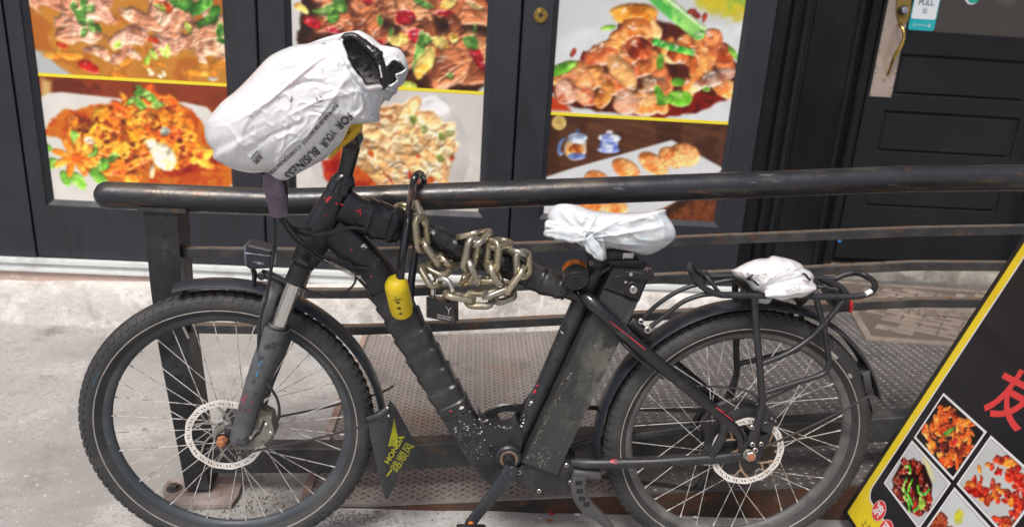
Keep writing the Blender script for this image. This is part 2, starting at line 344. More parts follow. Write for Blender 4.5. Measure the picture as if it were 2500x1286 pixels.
# raised rough concrete step under the shop front
mb = MB(); xs = [-6+.05*i for i in range(0, 144)]+[1.165]
def ztop(x): return .165 if x < -1.73 else min(.235, .17+.036*(x+1.73))
rings = []
for x in xs:
    n1 = mn.noise(Vector((x*5, 1, 0)))*.012; n2 = mn.noise(Vector((x*11, 4, 0)))*.006; zt = ztop(x)
    rings.append([(x, 2.9+n1, -.02), (x, 2.905+n1, .02+n2), (x, 2.915+n2, zt*.5), (x, 2.925+n2, zt-.02), (x, 2.94, zt-.004+n2*.4), (x, 2.99, zt), (x, 3.2, zt), (x, 3.2, -.02)])
mb.loft(rings, True, True); struct(mb.build('front_step', m_step, angle=60))
mb = MB(); rings = []
for i in range(50):
    x = 1.2+i*.06; n1 = mn.noise(Vector((x*6, 9, 0)))*.008; n2 = mn.noise(Vector((x*9, 2, 5)))*.006
    rings.append([(x, 3.52+n1, .10), (x, 3.525+n2, .16), (x, 3.53+n1, .195+n2), (x, 3.55, .21), (x, 3.9, .212), (x, 3.9, .10)])
m_thr = mat('grimy_threshold_concrete', (.2, .19, .165), .9, layers=[((.12, .11, .09), 9, .45, .66), ((.28, .27, .24), 14, .5, .66)], bumps=[(40, .6, .006)])
mb.loft(rings); struct(mb.build('door_threshold', m_thr, angle=60))

# ---------------------------------------------------------------- ramp
RF, RB, RL = 1.735, 2.905, -.432
def zr(x): return max(.007, .026+.0785*min(x, 1.56))
ramp = thing('access_ramp', 'weathered steel diamond plate ramp rising along the shop front behind the railing', 'ramp', (RL, RF, 0))
RBx = lambda x: RB if x <= 1.18 else 3.53
XM = .46
PX_, PY_ = .0172, .0235
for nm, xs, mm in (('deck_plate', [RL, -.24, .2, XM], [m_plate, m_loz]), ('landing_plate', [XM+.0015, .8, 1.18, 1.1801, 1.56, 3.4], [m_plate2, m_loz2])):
    mb = MB(); mb.loft([[(x, RF, zr(x)), (x, RBx(x), zr(x)), (x, RBx(x), zr(x)-.008), (x, RF, zr(x)-.008)] for x in xs])
    for i in range(int((3.1-RL)/PX_)):
        for j in range(int((3.52-RF)/PY_)):
            x = RL+.012+i*PX_; y = RF+.014+(j+.5*(i % 2))*PY_
            if not (xs[0]+.008 < x < xs[-1]-.008) or y > RBx(x-.02)-.015: continue
            a = R(38) if i % 2 else R(-38); c, s_ = math.cos(a), math.sin(a); sl = (zr(x+.01)-zr(x-.01))/.02
            L_, Wd, h = .0098, .0031, .0019
            def rg(k, q, dz):
                o_ = []
                for u, v in ((-L_*k, 0), (-L_*k*.45, Wd*q), (L_*k*.45, Wd*q), (L_*k, 0), (L_*k*.45, -Wd*q), (-L_*k*.45, -Wd*q)):
                    px, py = x+u*c-v*s_, y+u*s_+v*c; o_.append(Vector((px, py, zr(x)+(px-x)*sl+dz)))
                return o_
            o = len(mb.v); mb.v += rg(1, 1, .0001)+rg(.6, .45, h)
            mb.f += [[o+k, o+(k+1) % 6, o+6+(k+1) % 6, o+6+k] for k in range(6)]+[[o+6+k for k in range(6)]]; mb.m += [1]*7
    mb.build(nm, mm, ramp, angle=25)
mb = MB(); rings = []
for i in range(60):
    x = RL+.01+i*.06; n = mn.noise(Vector((x*6, 0, 0)))*.004; zt = zr(x)-.009
    rings.append([(x, RF-.004+n, -.004), (x, RF-.002, zt), (x, RF+.02, zt), (x, RF+.03, -.004)])
mb.loft(rings)
mb.build('edge_angle', m_rust, ramp)
mb = MB(); mb.box(RL+.002, RL+.024, RF+.035, RB-.01, -.004, .0150); mb.build('end_strip', mat('pinkish_rust_strip', (.27, .19, .16), .8, layers=[((.2, .11, .08), 12, .48, .66), ((.33, .29, .27), 20, .5, .62)], bumps=[(60, .5, .003)]), ramp)

# ---------------------------------------------------------------- shop building
bld = thing('restaurant_front', 'black painted restaurant front with folding window leaves and a panelled door', 'building', (0, 3.0, 0))
FY = 2.98
def fx(x, y, Y=FY): return PY(x, y, Y).x
def fz(x, y, Y=FY): return PY(x, y, Y).z
mb = MB(); mb.box(-6, 1.19, 3.07, 3.4, .0, 4.2); mb.box(1.19, 6, 3.66, 3.8, .0, 4.2); mb.box(-6, 6, 2.96, 3.07, 2.55, 4.2); mb.box(1.1, 6, 3.07, 3.7, 2.6, 4.2)
xl0 = fx(60, 300)-.02
mb.box(-6, xl0-.004, 2.975, 3.07, .262, 2.55)
mb.build('wall', m_wall, bld)
zs0, zs1 = fz(400, 675, 2.955), fz(400, 648, 2.955)
mb = MB(); mb.box(-6, 1.172, 2.957, 3.07, zs0+.012, zs1-.012); mb.box(-6, 1.176, 2.946, 2.98, zs1-.0118, zs1+.004); mb.box(-6, 1.174, 2.95, 3.05, zs0, zs0+.0118)
mb.build('sill', m_sill, bld)
mb = MB(); mb.box(-6, 1.17, 2.965, 3.05, ztop(-2)-.02, zs0-.0005); mb.build('tile_band', m_tile, bld)
posters = [dict(xl=fx(118, 380, 3.), xr=fx(556, 250, 3.), zb=fz(135, 487, 3.), zy=fz(330, 195.5, 3.), g0=xl0, g1=fx(627, 100)),
           dict(xl=fx(712, 60, 3.), xr=fx(1180, 250, 3.), zb=fz(1168, 517, 3.), zy=fz(1080, 222.5, 3.), g0=fx(631, 100), g1=fx(1260, 250)),
           dict(xl=fx(1347, 250, 3.), xr=fx(1785, 250, 3.), zb=fz(1745, 541, 3.), zy=fz(1560, 289, 3.), g0=fx(1265, 250), g1=fx(1863, 244))]
posters[0]['xl'] = fx(118, 380, 3.)
zbot = zs1+.006
for p in posters:
    zt = 1.95; mb = MB(); c = .022
    leaf = mb
    xo0, xo1, zo0, zo1 = p['g0'], p['g1'], zbot, 2.54
    xi0, xi1, zi0, zi1 = p['xl']-.0, p['xr'], p['zb'], zt
    # stiles and rails with a chamfer down to the glass
    def fr(a, Y, xx0, xx1, zz0, zz1): return [(xx0-a, Y, zz0-a), (xx1+a, Y, zz0-a), (xx1+a, Y, zz1+a), (xx0-a, Y, zz1+a)]
    R0 = [(xo0, 3.06, zo0), (xo1, 3.06, zo0), (xo1, 3.06, zo1), (xo0, 3.06, zo1)]
    R1 = [(q[0], FY+.004, q[2]) for q in R0]
    e = .004; R2 = [(xo0+e, FY, zo0+e), (xo1-e, FY, zo0+e), (xo1-e, FY, zo1-e), (xo0+e, FY, zo1-e)]
    R3 = fr(c, FY, xi0, xi1, zi0, zi1); R4 = fr(c*.9, FY+.006, xi0, xi1, zi0, zi1); R5 = fr(.0, 2.9985, xi0, xi1, zi0, zi1); R6 = fr(.0, 3.03, xi0, xi1, zi0, zi1)
    mb.loft([R0, R1, R2, R3, R4, R5, R6], True, False)
    mb.build('window_frame', m_wall, bld, angle=20)
    mb = MB(); mb.box(xi0-.01, xi1+.01, 3.012, 3.03, zi0-.01, zi1+.01); mb.build('window_panel', m_plastic, bld)
# brass cylinder lock on the right leaf
mb = MB(); c = PY(1320, 38, FY); ax = Vector((0, -1, 0))
mb.cyl(c, ax, .027, .006, 32, .002); mb.cyl(c+ax*.006, ax, .019, .006, 28, .003); mb.mi = 1; mb.cyl(c+ax*.012, ax, .008, .0015, 20); mb.build('lock_cylinder', [m_brass, m_dark], bld)
# mouldings between the last leaf and the door: (pixel x at y=244, Y)
prof = [(1863, 3.08), (1893, 3.08), (1894, 3.04), (1926, 3.06), (1928, 3.04), (1942, 3.05), (1945, 3.10), (1951, 3.10), (1953, 3.09), (2056, 3.46), (2059, 3.455), (2068, 3.47), (2071, 3.53), (2079, 3.54), (2081, 3.51), (2091, 3.52), (2093, 3.57), (2109, 3.58), (2111, 3.63)]
pp = [(fx(x, 244, Y if Y < 3.6 else 3.57), Y) for x, Y in prof]
for i in range(1, len(pp)):
    if pp[i][0] <= pp[i-1][0]: pp[i] = (pp[i-1][0]+.0008, pp[i][1])
mb = MB(); n = len(pp); vs = [(x, Y, .12) for x, Y in pp]+[(x, Y, 2.545) for x, Y in pp]
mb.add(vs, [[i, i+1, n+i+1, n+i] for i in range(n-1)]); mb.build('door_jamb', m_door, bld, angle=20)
# ---- door
DY = 3.57; xd = pp[-1][0]+.003; xd1 = xd+.92
mb = MB()
def recess(mb, x0, x1, z0, z1, Y, d=.012, b=.02):
    q = lambda a, YY: [(x0-a, YY, z0-a), (x1+a, YY, z0-a), (x1+a, YY, z1+a), (x0-a, YY, z1+a)]
    rr = [q(b, Y), q(b*.85, Y+d*.7), q(b*.5, Y+d), q(0.006, Y+d*.8), q(0, Y+.003)]
    mb.loft(rr, True, False); o = len(mb.v); mb.v += [Vector(v) for v in q(0, Y+.003)]; mb.f.append([o, o+1, o+2, o+3]); mb.m.append(0)
pans = [(fx(2201, 170, DY), fz(2230, 226, DY), fz(2230, 143, DY)), (fx(2156, 330, DY), fz(2250, 368, DY), fz(2250, 284, DY)), (fx(2118, 500, DY), fz(2250, 503, DY), fz(2250, 440, DY))]
zg = fz(2300, 80, DY); xg = fx(2240, 40, DY)
zz = [.25]; b = .02; xa = pans[2][0]-b
# door face as horizontal bands round the recessed panels
xR = xd1-.14
cuts = sorted([(pn[1], pn[2], pn[0]) for pn in pans])
z = .25
for z0, z1, x0 in cuts:
    mb.add([(xd, DY, z), (xd1, DY, z), (xd1, DY, z0-b), (xd, DY, z0-b)], [(0, 1, 2, 3)])
    mb.add([(xd, DY, z0-b), (x0-b, DY, z0-b), (x0-b, DY, z1+b), (xd, DY, z1+b)], [(0, 1, 2, 3)])
    mb.add([(xR+b, DY, z0-b), (xd1, DY, z0-b), (xd1, DY, z1+b), (xR+b, DY, z1+b)], [(0, 1, 2, 3)])
    recess(mb, x0, xR, z0, z1, DY); z = z1+b
mb.add([(xd, DY, z), (xd1, DY, z), (xd1, DY, zg), (xd, DY, zg)], [(0, 1, 2, 3)])
mb.add([(xd, DY, zg), (xg, DY, zg), (xg, DY, 2.3), (xd, DY, 2.3)], [(0, 1, 2, 3)])
mb.add([(xR+.04, DY, zg), (xd1, DY, zg), (xd1, DY, 2.3), (xR+.04, DY, 2.3)], [(0, 1, 2, 3)])
mb.add([(xg, DY, 2.2), (xR+.04, DY, 2.2), (xR+.04, DY, 2.3), (xg, DY, 2.3)], [(0, 1, 2, 3)])
mb.box(xd, xd1, DY+.02, DY+.045, .25, 2.3)
mb.add([(xd, DY, .25), (xd, DY+.03, .25), (xd, DY+.03, 2.3), (xd, DY, 2.3)], [(0, 1, 2, 3)])
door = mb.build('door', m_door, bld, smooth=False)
mb = MB(); mb.box(xd1+.004, 6, 3.5, 3.62, .16, 2.6); mb.build('door_surround', m_wall, bld)
m_glass = mat('dark_door_glass', (.07, .062, .058), .06, layers=[((.20, .17, .155), 3.0, .48, .66), ((.3, .26, .24), 6, .6, .74, 3, (1, 1, .4))], spec=.6)  # brownish patches are the pane's reflections put into its colour
mb = MB(); mb.add([(xg, DY+.012, zg), (xR+.04, DY+.012, zg), (xR+.04, DY+.012, 2.2), (xg, DY+.012, 2.2)], [(0, 1, 2, 3)]); mb.build('glass_pane', m_glass, door)
mb = MB(); pl = [PY(x, y, DY-.002) for x, y in ((2170, 0), (2122, 235), (2176, 237), (2224, 0))]
x0 = (pl[1].x+pl[0].x)/2; x1 = (pl[2].x+pl[3].x)/2; z0 = pl[1].z
mb.box(x0, x1, DY-.003, DY-.0005, z0, z0+.62)
mb.mi = 1
for u in (.006, x1-x0-.006):
    for v in (.012, .11, .21, .31): mb.cyl((x0+u, DY-.003, z0+v), (0, -1, 0), .0035, .0018, 10, .0008)
mb.build('door_plate', [m_kick, m_brass], door)
mb = MB(); c = PY(2205, 26, DY-.02)
ros = [PY(x, y, DY-.006) for x, y in ((2190, -25), (2188, 25), (2192, 50), (2203, 62), (2215, 52), (2222, 25), (2224, -25))]
mb.prism(ros, Vector((0, -.006, 0))); mb.build('lock_rosette', m_brass, door)
mb = MB(); mb.cyl((c.x, DY-.012, c.z), (0, -1, 0), .021, .016, 28, .003); mb.mi = 1; mb.cyl((c.x, DY-.028, c.z), (0, -1, 0), .015, .01, 28, .003); mb.mi = 0; mb.box(c.x-.001, c.x+.001, DY-.0386, DY-.0378, c.z-.005, c.z+.005)
mb.build('lock_cylinder', [m_satin, mat('lock_face', (.45, .48, .55), .25, metal=.6)], door)
h = [(2192, 60, -.012), (2203, 70, -.035), (2207, 88, -.048), (2202, 108, -.05), (2190, 128, -.046), (2180, 148, -.038), (2174, 165, -.026), (2170, 176, -.012), (2167, 183, -.006)]
pts = cr([PY(x, y, DY+d) for x, y, d in h], 5); mb = MB(); n = len(pts)
mb.tube(pts, [.0055+.0035*math.sin(math.pi*min(1, i/n*1.3)) for i in range(n)], 14); mb.cyl(PY(2168, 180, DY-.004), (0, -1, 0), .009, .007, 18, .003)
mb.build('door_handle', m_brass, door)
# PULL sticker
m_stw = mat('white_sticker', (.78, .84, .86), .3); m_stt = mat('teal_print', (.02, .42, .47), .3); m_navy = mat('navy_print', (.05, .1, .17), .3)
q = [PY(x, y, DY-.001) for x, y in ((2294, 0), (2281, 76), (2218, 74), (2229, 0))]
sx0 = (q[2].x+q[3].x)/2; sx1 = (q[0].x+q[1].x)/2; sz0 = (q[1].z+q[2].z)/2; sw = sx1-sx0; szt = sz0+sw*1.75
def rrect(x0, x1, z0, z1, r, Y, n=6):
    out = []
    for cx, cz, a0 in ((x1-r, z1-r, 0), (x0+r, z1-r, 90), (x0+r, z0+r, 180), (x1-r, z0+r, 270)):
        for k in range(n+1): t = R(a0+90*k/n); out.append((cx+r*math.cos(t), Y, cz+r*math.sin(t)))
    return out
stk = thing('door_sticker', 'white and teal PULL sticker at the lower corner of the door glass', 'sticker', (sx0, DY, sz0))
mb = MB(); mb.prism(rrect(sx0, sx1, sz0, szt, .012, DY-.0008), Vector((0, -.0006, 0))); mb.build('teal_backing', m_stt, stk)
mb = MB(); mb.prism(rrect(sx0+.004, sx1-.004, sz0+sw*.40, szt-.004, .009, DY-.0016), Vector((0, -.0003, 0))); mb.build('white_field', m_stw, stk)
def text_at(mb, body, cx, cz, width, Y, bold=0., height=None):
    vs, fs = text_mesh(body, 1, 'CENTER', bold); x0 = min(v[0] for v in vs); x1 = max(v[0] for v in vs); y0 = min(v[1] for v in vs); y1 = max(v[1] for v in vs); k = width/(x1-x0); kz = height/(y1-y0) if height else k
    mb.add([(cx+(x-(x0+x1)/2)*k, Y, cz+(y-(y0+y1)/2)*kz) for x, y in vs], fs)
mb = MB(); text_at(mb, 'PULL', (sx0+sx1)/2, sz0+sw*.98, sw*.58, DY-.0022, .02); text_at(mb, '拉', (sx0+sx1)/2, sz0+sw*.69, sw*.19, DY-.0022, .01); mb.build('lettering', m_navy, stk)
mb = MB(); mb.mi = 0
for k in range(3): mb.add([(sx0+sw*(.15+.0), DY-.0018, sz0+sw*(.14)), (sx0+sw*.21, DY-.0018, sz0+sw*.26), (sx0+sw*.27, DY-.0018, sz0+sw*.14)], [(0, 1, 2)]) if k == 0 else None
mb.box(sx0+sw*.31, sx0+sw*.66, DY-.0019, DY-.0017, sz0+sw*.17, sz0+sw*.21); mb.box(sx0+sw*.72, sx0+sw*.84, DY-.0019, DY-.0017, sz0+sw*.12, sz0+sw*.25); mb.build('logo_strip', mat('pale_teal_print', (.3, .55, .57), .4), stk)
m_gr = mat('green_sticker', (.02, .42, .33), .3)
c = PY(2378, -8, DY); gs = thing('round_sticker', 'round green and white sticker on the door glass right of the PULL sticker', 'sticker', (c.x, DY, c.z))
mb = MB(); mb.cyl((c.x, DY+.0115, c.z), (0, -1, 0), .036, .001, 40); mb.mi = 1; mb.cyl((c.x+.006, DY+.0105, c.z+.002), (0, -1, 0), .032, .001, 40); mb.mi = 2; mb.box(c.x-.008, c.x+.03, DY+.0085, DY+.0095, c.z-.012, c.z+.004); mb.build('disc', [m_stw, m_gr, m_navy], gs)
mb = MB(); c = PY(2050, 589, DY-.003); mb.prism([(c.x+.008*math.cos(t*.63)*1.3, DY-.0005, c.z+.007*math.sin(t*.63)) for t in range(10)], Vector((0, -.0006, 0)))
mb.build('paint_mark', mat('blue_paint_spot', (.03, .2, .5), .4), door)

# ---------------------------------------------------------------- railing
RY = 1.79
rail = thing('ramp_railing', 'worn black steel railing with a thick round handrail and thin square bars', 'railing', (-.78, RY, 0))
def cen(pts, Y=RY): return [PY(x, y, Y) for x, y in pts]
def poly_rail(pts, ext, n=40):
    p = cen(pts); p.append(p[-1]+(p[-1]-p[-2]).normalized()*ext); out = []
    for a, b in zip(p[:-1], p[1:]): out += [a+(b-a)*(k/n) for k in range(n)]
    out.append(p[-1])
    for _ in range(14): out = [out[0]]+[(out[i-1]+out[i]*2+out[i+1])/4 for i in range(1, len(out)-1)]+[out[-1]]
    return out
pts = poly_rail([(262, 476.5), (700, 494), (2210, 437), (2392, 435)], 1.)
r = .0335; d = (pts[1]-pts[0]).normalized(); cap = [pts[0]-d*(r*.85*math.cos(t)) for t in (0.12, .5, .9, 1.25)]; cr_ = [r*math.sin(t) for t in (.12, .5, .9, 1.25)]
mb = MB(); mb.tube(cap+pts, cr_+[r]*len(pts), 36); mb.build('handrail', m_rail, rail, angle=60)
mb = MB(); rings = []
for (x, y, wd) in ((391, 519, 81), (406, 703, 77), (424, 850, 73), (482, 1196, 57)):
    c = PY(x, y, RY-.03); hw = (PY(x+wd/2, y, RY-.03)-c).length; rings.append([(c.x-hw, RY-.03, c.z), (c.x+hw, RY-.03, c.z), (c.x+hw, RY+.045, c.z), (c.x-hw, RY+.045, c.z)])
rings[0] = [(v[0], v[1], rings[0][0][2]) for v in rings[0]]; mb.loft(rings)
mb.build('post', m_paint, rail, smooth=False)
mb = MB(); c = PY(391, 517, RY-.03); mb.box(c.x-.052, c.x+.062, RY-.036, RY+.05, c.z, c.z+.009); mb.build('post_cap', m_bar, rail)
q = [PZ(x, y, .0) for x, y in ((398, 1204), (404, 1228), (424, 1241), (566, 1240), (582, 1216), (592, 1184), (560, 1172), (412, 1176))]
m_bplate = mat('rusty_pink_base_plate', (.215, .175, .16), .7, layers=[((.12, .06, .04), 16, .5, .68), ((.36, .3, .28), 9, .45, .62)], bumps=[(60, .4, .003)])
mb = MB(); mb.prism(q, Vector((0, 0, .012))); mb.build('base_plate', m_bplate, rail, angle=30)
mb = MB(); c = PZ(425, 1192, .012); mb.cyl(c, (0, 0, 1), .02, .004, 24, .001); mb.cyl(c+Vector((0, 0, .004)), (0, 0, 1), .012, .009, 6, .001); mb.build('anchor_bolt', m_bar, rail)
B1 = [(450, 614), (880, 618), (2225, 564), (2392, 561)]
B2 = [(455, 712), (890, 715), (2225, 647), (2392, 648)]
B3 = [(470, 799), (890, 804), (2225, 737), (2392, 738)]
for bb in (B1, B2, B3):
    pts = poly_rail(bb, .6); mb = MB(); h = .0115
    rings = [[(v.x, RY-.012, v.z-h), (v.x, RY+.012, v.z-h), (v.x, RY+.012, v.z+h-.001), (v.x, RY+.009, v.z+h), (v.x, RY-.009, v.z+h), (v.x, RY-.012, v.z+h-.002)] for v in pts]
    mb.loft(rings)
    n = 6; mb.m = [1 if (k % 6 in (3,)) and k < 6*(len(rings)-1) else 0 for k in range(len(mb.f))]
    mb.build('rail_bar', [m_bar, m_bartop], rail, smooth=False)
pts = poly_rail([(500, 1112), (860, 1113), (2290, 1031), (2392, 1030)], 1.2)
mb = MB(); h = .037; mb.loft([[(v.x, RY-.025, v.z-h), (v.x, RY+.025, v.z-h), (v.x, RY+.025, v.z+h), (v.x, RY+.02, v.z+h+.001), (v.x, RY-.02, v.z+h+.001), (v.x, RY-.025, v.z+h-.002)] for v in pts]); mb.build('bottom_beam', m_bar, rail, smooth=False)

# ---------------------------------------------------------------- welcome mat
zm = zr(2)+.0005
mt = thing('welcome_mat', 'dirty brown rubber welcome mat with brick pattern on the ramp in front of the door', 'mat', tuple(PZ(2200, 760, zm)))
c0 = PZ(2112, 831, zm); e = (PZ(2330, 846, zm)-c0).normalized(); g = (PZ(2045, 708, zm)-c0).normalized()
MW, MD = 1.0, .80
def mp_(u, v, z): return c0+e*u+g*v+Vector((0, 0, z))
def rc(k, z): return [mp_(u, v, z) for u, v in ((k, k), (MW-k, k), (MW-k, MD-k), (k, MD-k))]
m_mat_groove = mat('mat_groove', (.10, .08, .066), .95)
mb = MB(); mb.mi = 0; mb.loft([rc(0, 0), rc(.001, .007), rc(.004, .010), rc(.03, .0105), rc(.033, .0065), rc(.3, .0065)], True, True); mb.mi = 1; mb.add(rc(.034, .0068), [(0, 1, 2, 3)]); mb.build('mat_body', [m_mat, m_mat_groove], mt, angle=30)
mb = MB()
th = R(-24)
for i in range(-30, 40):
    for j in range(-40, 50):
        a_ = i*.165+(j % 2)*.082; b_ = j*.062; uu = a_*math.cos(th)-b_*math.sin(th); vv = a_*math.sin(th)+b_*math.cos(th)
        def ring(hx, hy, z): return [mp_(uu+a*math.cos(th)-b*math.sin(th), vv+a*math.sin(th)+b*math.cos(th), z) for a, b in ((-hx, -hy), (hx, -hy), (hx, hy), (-hx, hy))]
        q = [(uu+a*math.cos(th)-b*math.sin(th), vv+a*math.sin(th)+b*math.cos(th)) for a, b in ((-.078, -.027), (.078, -.027), (.078, .027), (-.078, .027))]
        if not all(.035 < t[0] < MW-.035 and .035 < t[1] < MD-.035 for t in q): continue
        mb.mi = 0; mb.loft([ring(.0785, .0275, .0067), ring(.075, .0245, .0100)])
        if (i+j) % 2 == 0: mb.mi = 1; mb.loft([ring(.036, .016, .0101), ring(.036, .016, .0106)])
mb.build('brick_relief', [m_mat, m_matd], mt, smooth=False)
mb = MB(); vs, fs = text_mesh('WELCOME', 1, 'LEFT', .02); x0 = min(v[0] for v in vs); x1 = max(v[0] for v in vs)
a = PZ(2197, 764, zm)+Vector((0, 0, .0122)); b = PZ(2450, 784, zm)+Vector((0, 0, .0122)); hh = g*.115
mb.add([a+(b-a)*((x-x0)/(x1-x0))+hh*y for x, y in vs], fs)
mb.build('lettering', m_matd, mt)
mb = MB(); q = [a-(b-a)*.06-hh*.25, b+(b-a)*.06-hh*.25, b+(b-a)*.06+hh*1.0, a-(b-a)*.06+hh*1.0]; mb.prism([v-Vector((0, 0, .0012)) for v in q], Vector((0, 0, .0006))); mb.build('name_field', m_mat, mt)
# ================================================================ THE BICYCLE
bike = thing('electric_bicycle', 'matte black electric bicycle with taped tubes, rear rack and a tall battery', 'bicycle', (HR.x-.6, HR.y, 0))
def line3(pts, off, n=6): return cr(Ws(pts, off), n)
def btube(name, pts, rs, off, mt_, n=6, seg=18, power=2., parent=None, rfun=None, far=False, **k):
    mb = MB(); P_ = line3(pts, off, n); q = crr(rs, n) if isinstance(rs, list) else rs
    mb.tube(P_, q, seg, ref=NB, power=power, rfun=rfun, **k)
    if far: mb.tube([mirror(v) for v in P_], q, seg, ref=NB, power=power)
    return mb.build(name, mt_, parent or bike)
def bolt(mb, c, ax=None, r=.006, h=.005, mi=0, mi2=1):
    ax = ax or NB; mb.mi = mi; mb.cyl(c, ax, r, h, 18, .001); mb.mi = mi2; mb.cyl(c+ax*h, ax, r*.5, .0006, 6); mb.mi = mi

# ---------------------------------------------------------------- wheels
def wheel(C, e1, n, roff, kind, rnd):
    e2 = EZ
    def pol(r, t, a): return C+(e1*math.cos(t)+e2*math.sin(t))*r+n*a
    mb = MB()
    if kind == 'front':
        mb.revolve(C, n, e1, [(.009, -.052), (.026, -.05), (.028, -.036), (.026, -.033), (.016, -.028), (.015, .022), (.026, .026), (.028, .032), (.022, .038), (.009, .05)], 40)
    else:
        mb.revolve(C, n, e1, [(.01, -.06), (.05, -.055), (.086, -.034), (.092, -.03), (.092, -.026), (.086, -.022), (.086, .016), (.092, .02), (.092, .026), (.084, .03), (.052, .044), (.03, .05), (.01, .052)], 72)
    wh = mb.build('wheel', m_plastic if kind == 'rear' else m_frame, bike)
    # tyre
    prof = []
    for k in range(28):
        t = -2.45+4.9*k/27; prof.append((.3085+.0262*math.cos(t)*(.98 if abs(t) > 1 else 1), .0258*math.sin(t)))
    prof[0] = (.283, -.0135); prof[-1] = (.283, .0135)
    mb = MB(); mb.revolve(C, n, e1, prof, 160)
    N_ = 92
    def blk(t0, t1, x0, x1, r0, r1, skew=0.):
        q = []
        for rr, ins in ((r0, 0), (r1, .12)):
            dt = (t1-t0)*ins*.5; dx = (x1-x0)*ins*.5
            q.append([pol(rr-abs(a)**2*9+0, t+skew*(a-x0)/(x1-x0 if x1 != x0 else 1), a) for t, a in ((t0+dt, x0+dx), (t1-dt, x0+dx), (t1-dt, x1-dx), (t0+dt, x1-dx))])
        mb.loft(q, True, True)
    for k in range(N_):
        t = 2*math.pi*k/N_; d = 2*math.pi/N_
        for s_ in (-1, 1):
            u = t+(d/2 if s_ > 0 else 0)
            q = []
            for hh in (0, 1):
                ring = []
                for du, an in ((.12, .66), (.72, .62), (.80, 1.12), (.34, 1.2)):
                    rr = .0258+.0026*hh*(1 if an < 1 else .7); ring.append(pol(.3085+rr*math.cos(an), u+du*d, s_*rr*math.sin(an)))
                q.append(ring if s_ > 0 else ring[::-1])
            mb.loft(q, True, True)
            blk(u+.05*d, u+.75*d, s_*.0015, s_*.0125, .3335, .3365, s_*.25*d)
    # thin grooves cut short of the shoulder read as ribs
    ty = mb.build('tyre', m_rubber, wh, angle=50)
    mb = MB(); mb.tube([pol(.2975, 2*math.pi*k/160, .0228) for k in range(160)], .0017, 6, closed=True); mb.build('reflective_line', m_reflect, wh)
    mb = MB(); mb.revolve(C, n, e1, [(.2655, -.004), (.264, 0), (.2655, .004), (.272, .0115), (.283, .0125), (.287, .0125), (.287, -.0125), (.283, -.0125), (.272, -.0115)], 160); mb.build('rim', m_rim if kind == 'front' else m_rimr, wh, angle=50)
    # spokes
    hf = .028 if kind == 'front' else .088
    for k in range(36):
        s_ = 1 if k % 2 else -1; tr = 2*math.pi*(k+.5)/36; g = k//2; lean = (1 if g % 2 else -1)*(1.18 if kind == 'front' else .62)
        a = pol(hf, tr+lean, s_*(.03 if kind == 'front' else .025)); b = pol(.268, tr, s_*.002); mb = MB(); mb.tube([a, b], .00105, 6)
        d = (b-a).normalized(); mb.tube([b-d*.013, b], .002, 6); mb.build('spoke', m_spoke, wh)
    # valve
    if kind == 'front':
        t = R(110); mb = MB(); mb.tube([pol(.265, t, 0), pol(.235, t, 0)], .0028, 8); mb.build('valve', m_steel, wh)
    # brake rotor
    mb = MB(); ns = 240
    def rr_(i): return .0895+.0009*math.sin(i/ns*2*math.pi*12)
    rings = []
    for i in range(ns):
        t = 2*math.pi*i/ns; ro = rr_(i); ri = .0742
        rings.append([pol(ri, t, roff-.001), pol(ro, t, roff-.001), pol(ro, t, roff+.001), pol(ri, t, roff+.001)])
    rings.append(rings[0]); mb.mi = 0; mb.loft(rings, True, False)
    mb.mi = 1
    def hole(r, t, lx, ly, ang):
        P0 = pol(r, t, roff+.0014); er = (e1*math.cos(t)+e2*math.sin(t)); et = (-e1*math.sin(t)+e2*math.cos(t)); vs = []
        for k in range(10):
            q = 2*math.pi*k/10; x = lx*math.cos(q); y = ly*math.sin(q)*(1+.4*math.cos(q)); vs.append(P0+er*(x*math.cos(ang)-y*math.sin(ang))+et*(x*math.sin(ang)+y*math.cos(ang)))
        mb.add(vs, [list(range(10))])
    for k in range(24):
        t = 2*math.pi*k/24
        hole(.0808, t, .0042, .0012, .5); hole(.0812, t+.085, .0040, .0012, .5)
        for dr, dt in ((.0775, .145), (.0845, .15), (.081, .175), (.0775, .21), (.085, .205)): hole(dr, t+dt, .0007, .0007, 0)
    mb.mi = 2
    for k in range(6):
        t = 2*math.pi*k/6; pts = [pol(r_, t+q, roff-.0005) for r_, q in ((.024, 0), (.036, .16), (.052, .42), (.066, .62), (.0755, .72))]
        mb.tube(cr(pts, 4), [(.0026, .0012)]*17, 8, ref=n, power=4)
        pts = [pol(r_, t+q, roff-.0006) for r_, q in ((.050, .40), (.060, .30), (.0755, .22))]; mb.tube(cr(pts, 3), [(.0022, .0011)]*7, 8, ref=n, power=4)
    mb.revolve(C, n, e1, [(.014, roff-.001), (.027, roff-.001), (.027, roff+.001), (.014, roff+.001)], 36)
    for k in range(6): mb.cyl(pol(.021, 2*math.pi*(k+.5)/6, roff+.001), n, .004, .003, 12)
    mb.build('brake_rotor', [m_rotor, m_dark, m_arm if kind == 'rear' else m_armg], wh)
    # sidewall lettering
    mb = MB()
    def arc_text(body, r, t0, t1, h, off=.0243, bold=0.):
        vs, fs = text_mesh(body, 1, 'LEFT', bold); x0 = min(v[0] for v in vs); x1 = max(v[0] for v in vs); out = []
        for x, y in vs:
            t = t0+(t1-t0)*(x-x0)/(x1-x0); q = r+(y)*h; out.append(pol(q, t, .0206+(.0262-.0206)*min(1, max(0, (q-.297)/.0125))+.0006))
        mb.add(out, fs)
